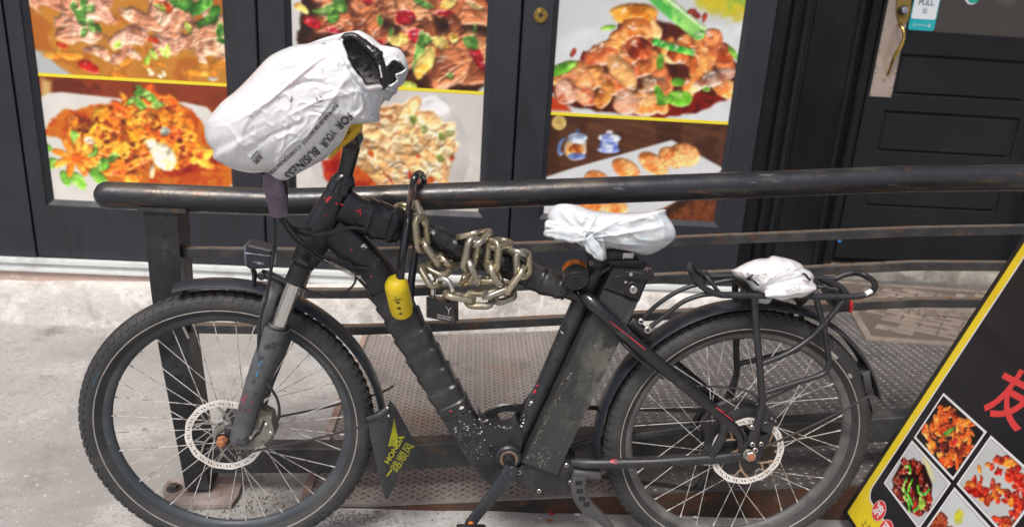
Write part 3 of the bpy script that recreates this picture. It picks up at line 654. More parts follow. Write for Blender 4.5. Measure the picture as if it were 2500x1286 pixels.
    if kind == 'rear':
        arc_text('PLUS TOUR', .3035, R(234), R(211), -.008); mb.mi = 1
        q = [pol(r, R(t), .0206+(.0262-.0206)*min(1, max(0, (r-.297)/.0125))+.0006) for r, t in [(.3005, 236+i*.9) for i in range(9)]+[(.3085, 243.2-i*.9) for i in range(9)]]
        mb.add(q, [list(range(18))]); mb.mi = 0
        arc_text('50-559', .3045, R(14), R(22.5), -.0078); arc_text('26×2.00', .3045, R(24), R(34.5), -.0078)
        mb.mi = 2
        for t0, t1 in ((36.5, 39), (49, 54)):
            q = [pol(r, R(t0+(t1-t0)*i/6), .0258) for r in (.3005,) for i in range(7)]+[pol(.308, R(t1-(t1-t0)*i/6), .0262) for i in range(7)]; mb.add(q, [list(range(14))])
    else:
        arc_text('PLUS TOUR', .3035, R(148), R(127), -.008); mb.mi = 1
        q = [pol(r, R(t), .0206+(.0262-.0206)*min(1, max(0, (r-.297)/.0125))+.0006) for r, t in [(.3005, 151+i) for i in range(9)]+[(.3085, 159-i) for i in range(9)]]
        mb.add(q, [list(range(18))]); mb.mi = 0
        arc_text('26×2.00 50-559', .3045, R(180), R(162), -.0078)
    mb.build('sidewall_print', [mat('grey_tyre_print', (.22, .215, .21), .6) if kind == 'rear' else mat('faded_tyre_print', (.10, .10, .10), .6), mat('blue_tyre_label', (.10, .28, .42), .5) if kind == 'rear' else mat('worn_blue_label', (.05, .14, .19), .6), m_reflect], wh)
    return wh
delta = .0322; g1 = Vector((math.cos(PSI+delta), math.sin(PSI+delta), 0)); gn = Vector((math.sin(PSI+delta), -math.cos(PSI+delta), 0))
fw = wheel(HF, g1, gn, .0467, 'front', random.Random(1))
rw = wheel(HR, E1, NB, .068, 'rear', random.Random(2))

# ---------------------------------------------------------------- frame
fr_bvh = []
ht = [(838, 440), (826, 470), (806, 510), (785, 552), (764, 600), (748, 634)]
frame = btube('frame', ht, [.026, .0275, .031, .036, .035, .029], .0, m_frame, 5, 28); fr_bvh.append(frame)
mb = MB(); P_ = line3([(744, 632), (738, 646)], 0, 3); mb.tube(P_, .0275, 24); mb.build('headset', m_plastic, bike)
# top tube
def wrapfun(nw, amp, ph=0):
    def f(u, t): s_ = (u*nw+.07*math.sin(t+ph)+ph) % 1.; return 1+amp*(1-s_)-amp*.5+.01*math.sin(7*t+u*31)
    return f
tt = btube('top_tube', [(838, 500), (868, 515), (900, 528)], [(.037, .03), (.033, .03), (.034, .03)], 0, m_frame, 6, 24, 2.6, parent=frame); fr_bvh.append(tt)
o = btube('tape_wrap', [(884, 520), (905, 532), (935, 541), (965, 550), (982, 556)], [(.0385, .036), (.0425, .04), (.041, .039), (.0405, .039), (.036, .034)], 0, m_tapeg, 8, 28, 2.4, rfun=wrapfun(3, .12), parent=frame); fr_bvh.append(o)
o = btube('tape_wrap', [(975, 553), (1020, 567), (1075, 588), (1130, 610), (1190, 631), (1240, 650), (1290, 671), (1330, 684)], [(.031, .03), (.030, .029), (.0295, .029), (.029, .029), (.029, .029), (.0285, .028), (.028, .028), (.028, .028)], 0, m_tapeg, 10, 28, 2.2, rfun=wrapfun(7, .11, .4), parent=frame); fr_bvh.append(o)
o = btube('tape_wrap', [(1290, 672), (1330, 687), (1365, 699), (1382, 706)], [(.030, .030), (.0305, .03), (.0275, .028), (.0255, .026)], 0, m_tape, 8, 28, 2.2, rfun=wrapfun(3, .12, .1), parent=frame); fr_bvh.append(o)
o = btube('top_tube', [(1360, 698), (1400, 712), (1425, 724), (1440, 738)], [.021, .021, .022, .022], 0, m_gloss, 6, 24, parent=frame); fr_bvh.append(o)
# down tube
o = btube('down_tube', [(812, 560), (836, 580), (868, 612), (905, 652), (945, 702), (975, 750)], [(.034, .026), (.036, .027), (.0385, .029), (.0385, .029), (.037, .028), (.037, .028)], 0, m_frame, 7, 32, 3.6, parent=frame); fr_bvh.append(o); dt1 = o
o = btube('tape_wrap', [(938, 700), (965, 740), (995, 795), (1030, 857), (1065, 917), (1095, 968), (1112, 998)], [(.0395, .031), (.041, .032), (.041, .032), (.0405, .032), (.040, .032), (.040, .032), (.038, .031)], 0, m_tape, 12, 32, 3.4, rfun=wrapfun(8, .13), parent=frame); fr_bvh.append(o)
o = btube('down_tube', [(1105, 985), (1125, 1020), (1150, 1062), (1178, 1105), (1205, 1142), (1218, 1156)], [(.0375, .029), (.0375, .029), (.0375, .029), (.038, .029), (.036, .029), (.03, .027)], 0, m_frame, 7, 32, 3.6, parent=frame); fr_bvh.append(o); dt2 = o
# web between the down tube and the seat tube
mb = MB(); web = [(1166, 1010), (1176, 1028), (1195, 1041), (1225, 1047), (1250, 1042), (1262, 1028), (1278, 1060), (1270, 1110), (1258, 1140), (1225, 1160), (1180, 1110)]
mb.prism(Ws(web, .022), NB*-.044); o = mb.build('gusset', m_frame, frame); fr_bvh.append(o)
mb = MB(); c = W(1244, 1117, 0); mb.cyl(W(1240, 1098, 0)-NB*.04, NB, .0315, .078, 36, .004); o = mb.build('bottom_bracket', m_frame, frame); BBc = W(1240, 1098, 0)
mb = MB(); mb.revolve(BBc+NB*.0385, NB, E1, [(.0185, 0), (.0215, 0), (.0215, .003), (.0185, .003)], 36); mb.mi = 1; mb.cyl(BBc+NB*.037, NB, .0183, .003, 30); mb.mi = 2; mb.cyl(BBc+NB*.0401, NB, .0155, .002, 24); mb.cyl(BBc+NB*.041, NB, .013, .02, 20); mb.build('bearing_cup', [m_armg, m_rustnut, m_plastic], frame)
# seat tube
o = btube('seat_tube', [(1262, 1080), (1285, 1030), (1325, 945), (1362, 862), (1398, 782), (1430, 712), (1456, 660), (1470, 632)], [.0195, .0195, .02, .0205, .021, .022, .022, .021], 0, m_frame, 5, 24, parent=frame); fr_bvh.append(o)
o = btube('brace_tube', [(1424, 690), (1445, 676), (1470, 664), (1490, 652), (1503, 638)], [.0095]*5, .012, m_gloss, 6, 16, parent=frame)
mb = MB(); mb.tube(line3([(1452, 655), (1478, 610)], 0, 3), .0165, 20); mb.build('seat_post', m_gloss, bike)
mb = MB(); mb.cyl(W(1441, 613, .016), NB, .012, .014, 22, .002); mb.obox(W(1452, 640, .02), E1, EZ, NB, .018, .014, .01, .004); mb.obox(W(1500, 622, .02), E1, EZ, NB, .035, .012, .012, .003); mb.mi = 1; bolt(mb, W(1441, 613, .03), r=.0065, mi=1, mi2=2); bolt(mb, W(1443, 642, .03), r=.005, h=.003, mi=1, mi2=2)
mb.mi = 3; mb.obox(W(1532, 625, .025), E1, EZ, NB, .013, .01, .008, .002); mb.build('seat_clamp', [m_rustnut.copy() if 0 else m_plastic, m_arm, m_dark, m_steel], bike)
# seat stays, chain stays (both sides)
def stay(name, pts, rs, n=6, mt_=m_gloss, seg=16):
    P_ = cr(Ws(pts), n); q = crr(rs, n); mb = MB(); mb.tube(P_, q, seg, ref=NB); a = mb.build(name, mt_, frame)
    mb = MB(); mb.tube([mirror(v) for v in P_], q, seg, ref=NB); mb.build(name, mt_, frame); return a
ss = stay('seat_stay', [(1408, 708, .008), (1420, 717, .026), (1444, 738, .048), (1476, 768, .060), (1520, 808, .063), (1580, 862, .064), (1650, 922, .066), (1720, 980, .069), (1778, 1030, .072), (1805, 1062, .073), (1808, 1090, .073)], [(.013, .013), (.0155, .014), (.0165, .0145), (.016, .0145), (.0155, .014), (.0155, .014), (.0145, .013), (.014, .013), (.0135, .012), (.011, .009), (.009, .006)])
cs = stay('chain_stay', [(1398, 1128, .03), (1440, 1131, .045), (1520, 1130, .056), (1600, 1128, .064), (1700, 1122, .07), (1770, 1118, .073), (1815, 1112, .073)], [(.0125, .011), (.0125, .011), (.0125, .011), (.0125, .011), (.0125, .01), (.0135, .009), (.012, .006)], mt_=m_frame)
stay('strut', [(1768, 1022, .072), (1768, 1050, .073), (1755, 1082, .073), (1737, 1112, .072)], [(.011, .008)]*4, mt_=m_frame)
fr_bvh += [ss, cs]
# dropout plate
dp = [(1800, 1050), (1815, 1048), (1828, 1068), (1862, 1062), (1880, 1056), (1878, 1080), (1866, 1092), (1856, 1118), (1846, 1132), (1822, 1132), (1808, 1110)]
mb = MB(); mb.prism(Ws(dp, .078), NB*-.008); mb.build('dropout', m_frame, frame, smooth=False); mb = MB(); P2 = [mirror(v) for v in Ws(dp, .078)]; mb.prism(P2, NB*.008); mb.build('dropout', m_frame, frame, smooth=False)
# kickstand plate / motor controller cover
mb = MB(); ctrl = [(1258, 1150), (1276, 1135), (1380, 1118), (1408, 1132), (1414, 1146), (1402, 1166), (1396, 1203), (1325, 1203), (1282, 1192), (1254, 1172)]
mb.prism(Ws(ctrl, .034), NB*-.07); o = mb.build('controller_cover', m_plastic, bike, smooth=False)
for x, y in ((1383, 1134), (1393, 1176), (1316, 1197), (1268, 1152)): mb = MB(); bolt(mb, W(x, y, .034), r=.0056, h=.003); mb.build('cover_bolt', [m_steel, m_dark], bike)
# battery
bat = [(1474, 703), (1560, 736), (1358, 1164), (1273, 1133)]
mb = MB(); Q = Ws(bat, .046); c0_ = sum(Q, Vector())/4
def slab(Q, d, b, mb):
    c = sum(Q, Vector())/len(Q); inn = [v+(c-v).normalized()*b*1.3 for v in Q]; mb.loft([[v-NB*0 for v in inn], [v-NB*b for v in Q], [v-NB*(d-b) for v in Q], [v-NB*d for v in inn]])
slab(Q, .092, .006, mb); bt = mb.build('battery', m_batt, bike, angle=30)
mb = MB(); slab(Ws([(1398, 862), (1472, 704), (1486, 709), (1287, 1137), (1275, 1130)], .036), .072, .004, mb); mb.build('battery_rail', m_plastic, bt)
mb = MB(); hd = [(1499, 655), (1588, 660), (1592, 668), (1578, 697), (1561, 738), (1473, 705)]; slab(Ws(hd, .049), .098, .005, mb); mb.build('battery_head', m_plastic, bt, angle=30)
mb = MB(); hh = W(1510, 689, .0495); mb.cyl(hh, NB, .0155, .0014, 36, .0005); mb.cyl(W(1545, 706, .0495), NB, .0195, .004, 40, .001); mb.mi = 1; mb.cyl(W(1546, 707, .0535), NB, .009, .003, 28, .001); mb.cyl(W(1527, 688, .0495), NB, .003, .0015, 12)
mb.mi = 2; mb.obox(W(1546, 707, .0567), (E1*.3+EZ*.95), E1*.95-EZ*.3, NB, .005, .0009, .0003); mb.build('key_lock', [m_satin, m_steel, m_dark], bt)
mb = MB(); a, b = W(1540, 670, .052), W(1590, 675, .052); d = (b-a).normalized(); mb.tube([a-d*.012, a, b, b+d*.004], [(.007, .004), (.0105, .006), (.009, .006), (.008, .005)], 20, ref=NB, power=3); mb.mi = 1; mb.cyl(W(1540, 669, .057), NB, .004, .002, 12); mb.build('battery_handle', [m_satin, m_steel], bt)
mb = MB(); slab(Ws([(1470, 635), (1555, 628), (1590, 662), (1500, 658)], .036), .072, .008, mb); mb.build('battery_cap', m_satin, bt)
# cable tangle at the battery top
rnd = random.Random(12); mb = MB()
for k in range(16):
    a = (1575+rnd.random()*14, 645+rnd.random()*18); b = (a[0]+rnd.uniform(-4, 16), a[1]+rnd.uniform(8, 30)); mm = ((a[0]+b[0])/2+rnd.uniform(-8, 10), (a[1]+b[1])/2); mb.mi = k % 2
    mb.tube(cr([W(a[0], a[1], .03+.02*rnd.random()), W(mm[0], mm[1], .05), W(b[0], b[1], .04)], 4), .0011, 5)
for k in range(5): mb.mi = 0; mb.tube(line3([(1520+k*8, 640+k), (1550+k*6, 638), (1572+k*3, 660)], .04, 4), .002, 6)
mb.build('wire_bundle', [m_cable, mat('pinkish_wire_fluff', (.22, .12, .12), .8)], bike)

# ---------------------------------------------------------------- drivetrain
cc = BBc-NB*.045+EZ*.014+E1*.003; mb = MB()
mb.revolve(cc, NB, E1, [(.070, -.002), (.086, -.002), (.090, 0), (.086, .004), (.070, .004), (.068, .001)], 72)
for k in range(5):
    t = 2*math.pi*k/5+.95; mb.tube([cc+(E1*math.cos(t)+EZ*math.sin(t))*r for r in (.012, .05, .072)], [(.012, .003), (.008, .003), (.012, .003)], 10, ref=NB)
mb.mi = 1
for k in range(5): t = 2*math.pi*k/5+.95; mb.cyl(cc+(E1*math.cos(t)+EZ*math.sin(t))*.058+NB*.003, NB, .0035, .003, 12)
mb.build('chainring', [m_frame, m_steel], bike)
mb = MB(); ca = BBc+NB*.062; p0 = W(1250, 1146, .075); p1 = W(1146, 1272, .085)
pts = cr([W(1251, 1138, .073), W(1240, 1160, .076), W(1205, 1205, .08), W(1165, 1255, .084), W(1146, 1281, .085)], 6)
mb.tube(pts, crr([(.019, .008), (.0205, .009), (.0155, .0075), (.0135, .007), (.0135, .007)], 6), 20, ref=NB, power=3); mb.cyl(p0+NB*.007, NB, .0135, .003, 28, .001)
mb.build('crank_arm', m_crank, bike)
mb = MB(); c = W(1150, 1284, .1); mb.obox(c+NB*.045, NB, E1, EZ, .045, .035, .01, .004); mb.mi = 1; mb.cyl(c-NB*.012, NB, .008, .03, 18); mb.obox(c+E1*.036+NB*.045, NB, EZ, E1, .03, .006, .002); mb.build('pedal', [m_plastic, m_amber], bike)
q = mirror(W(1146, 1272, .085)); p2_ = BBc*2-W(1251, 1138, 0); mb = MB(); far0 = BBc-NB*.07; dd = (W(1146, 1281, 0)-W(1251, 1138, 0)); mb.tube([far0, far0-dd*.5, far0-dd], [(.019, .008), (.0155, .0075), (.0135, .007)], 16, ref=NB); mb.build('crank_arm', m_crank, bike)
# chain: two runs and the wrap round the ring
m_bikechain = mat('oily_chain', (.03, .027, .025), .5, metal=.4)
mb = MB(); sp = HR-NB*.045; rs_ = .045
def run(a, b):
    n = max(2, int((b-a).length/.0127)); d = (b-a).normalized(); up = NB.cross(d)
    for i in range(n):
        c = a+(b-a)*((i+.5)/n); mb.obox(c+NB*(.0025 if i % 2 else .0035), d, up, NB, .0078, .0042, .0009); mb.obox(c-NB*(.0025 if i % 2 else .0035), d, up, NB, .0078, .0042, .0009); mb.obox(c, d, up, NB, .003, .0035, .002)
run(cc+EZ*.083, sp+EZ*rs_); dr = W(1712, 1196, -.045); run(cc-EZ*.083+E1*.01, dr); run(dr, dr+E1*.02+EZ*.05)
for k in range(16):
    t0 = math.pi/2+math.pi*k/16; t1 = math.pi/2+math.pi*(k+1)/16; run(cc+(E1*math.cos(t0)+EZ*math.sin(t0))*.083, cc+(E1*math.cos(t1)+EZ*math.sin(t1))*.083)
mb.build('chain', m_bikechain, bike)
mb = MB()
for k, r in enumerate((.045, .04, .035, .03)): mb.cyl(sp-NB*(.006-.004*k), NB, r, .002, 40)
mb.build('sprocket', m_bikechain, bike)
mb = MB(); mb.obox(W(1720, 1165, -.05), (E1*.3+EZ).normalized(), (E1-EZ*.3).normalized(), NB, .045, .009, .006, .003); mb.cyl(W(1732, 1148, -.058), NB, .017, .005, 20, .001); mb.cyl(W(1709, 1188, -.058), NB, .019, .005, 20, .001); mb.build('derailleur', m_plastic, bike)
# kickstand
mb = MB(); mb.obox(W(1432, 1152, .03), E1, EZ, NB, .035, .012, .018, .005); P_ = line3([(1416, 1158), (1411, 1185), (1417, 1212), (1436, 1238), (1466, 1262), (1500, 1300), (1530, 1342)], .05, 6)
mb.tube(P_, crr([(.019, .011), (.0195, .012), (.019, .012), (.0185, .011), (.0135, .009), (.0085, .008), (.008, .008)], 6), 18, ref=NB, power=3); mb.mi = 1
for x, y in ((1413, 1178), (1415, 1198), (1421, 1216), (1432, 1230)): mb.obox(W(x, y, .0625), E1, EZ, NB, .0075, .0055, .0006)
mb.build('kickstand', [mat('scuffed_kickstand', (.06, .06, .062), .5, layers=[((.2, .2, .2), 26, .6, .7)], rvar=.1), m_dark], bike)

# ---------------------------------------------------------------- fork
fk = [(738, 632), (725, 664)]
nl = Ws([(737, 644), (722, 684)], .0); nl = [W(737, 644, .02), W(721, 684, .06)]
mb = MB(); mb.tube(cr([W(741, 636, .0), W(737, 648, .004)], 3), .026, 24)
mb.tube(cr([W(740, 640, .0), W(737, 650, .03), W(734, 655, .062)], 4), [(.017, .017)]*9, 20); P_ = cr([W(740, 640, .0), W(737, 650, .03), W(734, 655, .062)], 4); mb.tube([mirror(v) for v in P_], .017, 20)
fork = mb.build('fork', m_fork, bike)
leg_pts = [W(736, 650, .062), W(720, 685, .062), W(678, 796, .062)]
mb = MB(); P_ = cr([W(737, 646, .062), W(731, 661, .062), W(719, 688, .062)], 5); mb.tube(P_, crr([.019, .0215, .021], 5), 28); mb.build('stanchion_cover', m_frame, fork)
P_f = [mirror(v) for v in P_]; mb = MB(); mb.tube(P_f, crr([.019, .0215, .021], 5), 24); mb.build('stanchion_cover', m_frame, fork)
P_ = [W(720, 686, .062), W(676, 806, .062)]
for PP in (P_, [mirror(v) for v in P_]): mb = MB(); mb.tube(PP, .0165, 28); mb.build('stanchion', m_chrome, fork)
P_ = cr([W(677, 797, .062), W(672, 812, .062), W(660, 850, .062), W(645, 890, .062), W(626, 944, .062), W(611, 988, .062), W(596, 1036, .062), W(586, 1070, .062), W(583, 1078, .062)], 5)
q = crr([.0275, .0295, .0285, .028, .0262, .0242, .0235, .0235, .017], 5)
mb = MB(); mb.tube(P_, q, 28); mb.cyl(P_[0]+(P_[0]-P_[3]).normalized()*.001, (P_[0]-P_[3]), .022, .006, 28, .002); lg = mb.build('lower_leg', m_fork, fork)
mb = MB(); mb.tube([mirror(v) for v in P_], q, 24); mb.build('lower_leg', m_fork, fork)
# arch joining the legs over the tyre and the flange left of the stanchion
mb = MB(); A_ = W(662, 806, .056); top = W(668, 700, 0)
arch = cr([W(655, 830, .062), W(648, 780, .06), W(662, 722, .045), W(684, 690, .0)], 6); mb.tube(arch, crr([(.012, .008), (.014, .008), (.016, .008), (.018, .01)], 6), 14, ref=NB)
mb.tube([mirror(v) for v in arch], crr([(.012, .008), (.014, .008), (.016, .008), (.018, .01)], 6), 14, ref=NB); mb.build('fork_arch', m_fork, fork)
# axle, nuts
mb = MB(); ax0 = W(566, 1066, .062); mb.cyl(HF-gn*.075, gn, .006, .155, 14); mb.obox(W(573, 1058, .056), E1, EZ, NB, .022, .02, .008, .005); mb.build('axle', m_frame, fork)
mb = MB(); hc = W(551, 1078, .07); mb.cyl(HF+gn*.06, gn, .017, .006, 24, .001); mb.mi = 1; mb.cyl(HF+gn*.066, gn, .0125, .012, 6, .0015); mb.cyl(HF+gn*.078, gn, .010, .010, 14, .004); mb.build('axle_nut', [m_satin, m_rustnut], bike)
mb = MB(); mb.cyl(HR+NB*.079, NB, .0155, .006, 28, .001); mb.mi = 1; mb.cyl(HR+NB*.085, NB, .0135, .009, 6, .001); mb.mi = 2; mb.cyl(HR+NB*.0942, NB, .0085, .0035, 20, .001); mb.build('axle_nut', [m_armg, m_steel, m_rustnut], bike); mb = MB(); mb.cyl(HR-NB*.09, NB, .014, .02, 6, .001); mb.build('axle_nut', m_steel, bike)
# calipers
mb = MB(); fc = [(615, 1000), (636, 998), (662, 1012), (668, 1030), (672, 1060), (664, 1076), (645, 1084), (628, 1092), (606, 1090), (612, 1076), (630, 1062), (640, 1046), (630, 1042), (612, 1060), (600, 1050)]
m_cal = mat('dusty_olive_caliper', (.19, .185, .155), .6, metal=.3, layers=[((.11, .1, .08), 26, .5, .65)])
mb.prism(Ws(fc, .062), NB*-.03); mb.prism(Ws([(634, 1020), (662, 1022), (670, 1060), (650, 1078), (632, 1070)], .07), NB*-.04); mb.mi = 1
for x, y in ((650, 1036), (661, 1056), (611, 1067)): mb.cyl(W(x, y, .07), NB, .0045, .003, 14, .001)
mb.mi = 2; mb.prism(Ws([(630, 1060), (634, 1058), (642, 1040), (647, 1026), (643, 1024), (636, 1040)], .0705), NB*.001); mb.build('brake_caliper', [m_cal, m_steel, m_dark], bike)
mb = MB(); rc_ = [(1864, 1008), (1880, 1002), (1897, 1018), (1896, 1032), (1886, 1044), (1884, 1064), (1872, 1056), (1862, 1040)]
mb.prism(Ws(rc_, .088), NB*-.035); mb.cyl(W(1871, 1040, .088), NB, .014, .004, 30, .002); mb.mi = 1
for x, y in ((1883, 1020), (1892, 1026)): bolt(mb, W(x, y, .088), r=.005, h=.003)
mb.build('brake_caliper', [m_frame, m_steel, m_dark], bike)
for x, y, r in ((1836.5, 1083, .0058), (1857.5, 1081.5, .0056), (1843, 1097, .0068), (1835, 1041, .0055)): mb = MB(); bolt(mb, W(x, y, .092), r=r, h=.004); mb.build('mount_bolt', [m_steel, m_dark], bike)

# ---------------------------------------------------------------- fenders
def fender(C, e1, n, r, a0, a1, name, hw=.0315, crown=.012, mt_=m_fend, parent=None):
    pr = []
    for k in range(13): t = -1+2*k/12; pr.append((r+crown*math.sqrt(max(0, 1-(t*.97)**2)), hw*t))
    pr = pr+[(p[0]-.0022, p[1]*.965) for p in pr[::-1]]
    mb = MB(); mb.revolve(C, n, e1, pr, 90, a0, a1); return mb.build(name, mt_, parent or bike, angle=50)
ff = fender(HF, g1, gn, .352, R(3), R(106), 'front_fender')
rf = fender(HR+E1*.0, E1, NB, .349, R(19), R(190), 'rear_fender')
mb = MB(); slab(Ws([(2106, 914), (2124, 905), (2132, 955), (2114, 962)], .03), .06, .003, mb); mb.prism(Ws([(2118, 955), (2132, 950), (2140, 1008), (2134, 1012), (2130, 1000)], .026), NB*-.05); mb.build('fender_tip', m_flap, rf)
mb = MB(); mb.tube(line3([(1868, 1090), (1980, 1040), (2060, 1000), (2118, 968), (2131, 955)], .085, 6), .0028, 8); P_ = line3([(1868, 1090), (1980, 1040), (2060, 1000), (2118, 968), (2131, 955)], .085, 6); mb.build('fender_stay', m_cable, bike); mb = MB(); mb.tube([mirror(v) for v in P_], .0028, 8); mb.build('fender_stay', m_cable, bike)
mb = MB(); P_ = line3([(570, 1112), (640, 1096), (760, 1072), (880, 1042), (925, 1026), (945, 1014)], .074, 6); mb.tube(P_, .0028, 8); mb.build('fender_stay', m_cable, bike); mb = MB(); mb.tube([mirror(v) for v in P_], .0028, 8); mb.build('fender_stay', m_cable, bike)
# mud flap
fl = [(899, 1016), (946, 990), (951, 976), (966, 993), (981, 1021), (1009, 1073), (1018, 1088), (1027, 1097), (1041, 1111), (1037, 1119), (1014, 1117), (1016, 1135), (1004, 1128), (991, 1149), (975, 1150), (962, 1188), (946, 1217), (941, 1217), (934, 1200), (922, 1142), (903, 1066)]
mb = MB(); c = W(950, 1060, .03)
def flP(x, y): # right half bends away from the street
    return W(x, y, .034-.0011*max(0, x-935)*.9)
nn = len(fl); P1 = [flP(*q) for q in fl]; ctrs = [flP(945+ (q[0]-945)*.45, 1070+(q[1]-1070)*.5) for q in fl]; cc_ = flP(945, 1070)
vs = P1+ctrs+[cc_]; fs = [[i, (i+1) % nn, nn+(i+1) % nn, nn+i] for i in range(nn)]+[[nn+i, nn+(i+1) % nn, 2*nn] for i in range(nn)]
mb.add(vs, fs); mb.add([v-NB*.002 for v in vs], [f[::-1] for f in fs]); mb.add(P1+[v-NB*.002 for v in P1], [[i, nn+i, nn+(i+1) % nn, (i+1) % nn] for i in range(nn)])
flap = mb.build('mud_flap', m_flap, ff, angle=70)
mb = MB(); mb.tube(cr([flP(897, 1022)+NB*.002, flP(925, 1012)+NB*.004, flP(946, 996)+NB*.003], 4), [(.006, .002)]*9, 8, ref=NB); mb.mi = 1
for x, y in ((946, 994), (949, 1013)): mb.cyl(flP(x, y)+NB*.003, NB, .0035, .002, 12, .001)
mb.build('flap_clip', [m_flap, m_steel], flap)
bv = bvh_of([flap]); mb = MB(); T = []
T.append(text_px('HONDA', (944, 1129), (983, 1062), 14, bold=.03)); T.append(text_px('一', (944, 1161), (957, 1145), 4, bold=.03)); T.append(text_px('路顺风', (960, 1147), (1003, 1082), 24, bold=.0))
for k in range(5):
    bx, by, mx, my, tx, ty = 949+k*5.0, 1089-k*.6, 956.5+k*3.3, 1060+k*1.2, 963.5+k*1.5, 1021+k*9
    for (ax, ay, cx, cy, w0, w1) in ((bx, by, mx, my, 1.7, 1.6), (mx, my, tx, ty, 1.6, .5)): T.append(([(ax-w0, ay), (ax+w0, ay), (cx+w1, cy), (cx-w1, cy)], [[0, 1, 2, 3]]))
decal(mb, bv, T, .0009); mb.build('flap_print', m_yprint, flap, smooth=False)

# ---------------------------------------------------------------- rack
rack = btube('rack', [(1683, 655), (1697, 678), (1712, 697), (1733, 711), (1760, 719.5), (1800, 721), (1855, 721.5), (1930, 722.5), (1992, 723.5), (2078, 724), (2110, 720)], [.0072]*11, .062, m_frame, 5, 16)
P_ = cr([W(2105, 721, .062), W(2124, 715, .055), W(2136, 701, .03), W(2133, 688, .005), W(2119, 677, -.02), W(2102, 668, -.035), W(2084, 666, -.05), W(2060, 671, -.058), W(2036, 680, -.06), W(2000, 679, -.062), W(1900, 677, -.062), W(1787, 674, -.062), W(1726, 674, -.062), W(1706, 664, -.058), W(1692, 652, -.052), W(1686, 647, -.04)], 5)
mb = MB(); mb.tube(P_, .0072, 16); mb.mi = 1; mb.tube([W(2112, 718, .0655), W(2126, 711, .060)], .0058, 10); mb.build('rack_rail', [m_frame, m_whitep], rack)
mb = MB()
for pts, r in (([(1683, 655, .062), (1686, 647, -.04)], .0065), ([(1712, 697, .055), (1722, 668, -.045)], .008), ([(1760, 719, .05), (1722, 672, .03), (1716, 666, -.03)], .0045),
               ([(1752, 716, .05), (1811, 716, .05), (1818, 709, .04), (1802, 690, .0), (1786, 683, -.02), (1745, 690, -.03)], .0045), ([(2068, 722, .055), (2048, 700, .01), (2012, 684, -.04)], .009), ([(1835, 718, .055), (1812, 690, -.01), (1800, 680, -.05)], .007), ([(1985, 690, .0), (2000, 700, .02), (2045, 706, .03), (2040, 714, .05)], .0035), ([(1990, 684, -.02), (2015, 706, .03)], .0045)):
    mb = MB(); mb.tube(cr(Ws(pts), 5), r, 10); mb.build('rack_cross_bar', m_frame, rack)
def strut(pts, rs, both=True, n=6):
    P_ = cr(Ws(pts), n); q = crr(rs, n); mb = MB(); mb.tube(P_, q, 16, ref=NB); mb.build('rack_strut', m_frame, rack)
    if both: mb = MB(); mb.tube([mirror(v) for v in P_], q, 12, ref=NB); mb.build('rack_strut', m_frame, rack)
strut([(1841, 724, .062), (1846, 800, .068), (1853, 870, .076), (1858, 940, .082), (1861, 985, .085), (1852, 1025, .087), (1842, 1056, .088), (1836, 1084, .088)], [(.0082, .0075)]*5+[(.010, .0075), (.0125, .007), (.0125, .006)])
strut([(1992, 726, .062), (2004, 770, .062), (2014, 810, .064), (2022, 865, .066), (2023, 890, .068), (2014, 908, .069), (1992, 919, .07), (1930, 938, .074), (1862, 960, .08)], [.0068]*9)
strut([(2062, 728, .06), (2036, 762, .062), (2012, 790, .064), (1979, 824, .066), (1924, 861, .07), (1858, 888, .076)], [.0068]*6)
strut([(1566, 781, .04), (1598, 749, .045), (1642, 718, .05), (1685, 699, .055), (1716, 693, .058)], [.0052]*5, False)
strut([(1588, 797, .05), (1626, 768, .052), (1667, 737, .055), (1710, 721, .058), (1748, 717, .06)], [.0055]*5, False)
mb = MB(); bolt(mb, W(1564, 783, .046), r=.007, h=.006); bolt(mb, W(1580, 803, .056), r=.0085, h=.007); mb.mi = 2; mb.obox(W(1560, 800, .035), (E1-EZ*.8).normalized(), (E1*.8+EZ).normalized(), NB, .03, .011, .012, .004); mb.build('rack_mount', [m_steel, m_dark, m_plastic], rack)
mb = MB(); slab(Ws([(1941, 722), (1985, 722), (1966, 744), (1945, 738)], .01), .03, .004, mb); mb.build('rack_bracket', m_plastic, rack)
mb = MB(); slab(Ws([(2034, 728), (2078, 733), (2076, 762), (2052, 764)], .035), .07, .005, mb); mb.mi = 1; slab(Ws([(2076, 734), (2083, 737), (2085, 752), (2080, 764), (2074, 764)], .034), .068, .002, mb); mb.build('tail_light', [m_plastic, m_red], bike)

# ---------------------------------------------------------------- stem, bars, lamp, cables
btube('stem', [(842, 428), (846, 412), (855, 375), (862, 342)], [.0168, .0168, .0175, .0195], .0, m_gloss, 5, 24)
mb = MB(); mb.tube(line3([(829, 466), (838, 443), (843, 425)], 0, 4), crr([.0295, .0265, .0185], 4), 28); mb.build('stem_collar', m_gloss, bike)
sc_ = W(861, 340, 0); nearg = PY(735, 245, 1.33); farg = PY(875, 190, 1.86)
mb = MB(); mb.revolve(sc_, NB, E1, [(.012, -.026), (.021, -.026), (.023, 0), (.021, .026), (.012, .026)], 28); mb.mi = 1
mb.tube(cr([nearg, sc_+NB*.14+Vector((-.03, 0, .03)), sc_+NB*.05, sc_-NB*.05, farg], 6), .0125, 16); mb.build('handlebar', [m_gloss, m_plastic], bike)
def cable(pts, r=.0026, m_=m_cable, name='cable', parent=None):
    mb = MB(); mb.tube(cr(Ws(pts), 7), r, 8); return mb.build(name, m_, parent or bike)
cable([(668, 522, .12), (670, 560, .12), (668, 610, .11), (662, 655, .1), (651, 725, .09), (640, 760, .085), (633, 800, .08), (631, 860, .078)], .0037)
cable([(686, 524, .12), (698, 542, .11), (716, 559, .09), (735, 570, .07), (760, 574, .05), (803, 568, .045), (850, 556, .043), (890, 558, .04)], .0034)
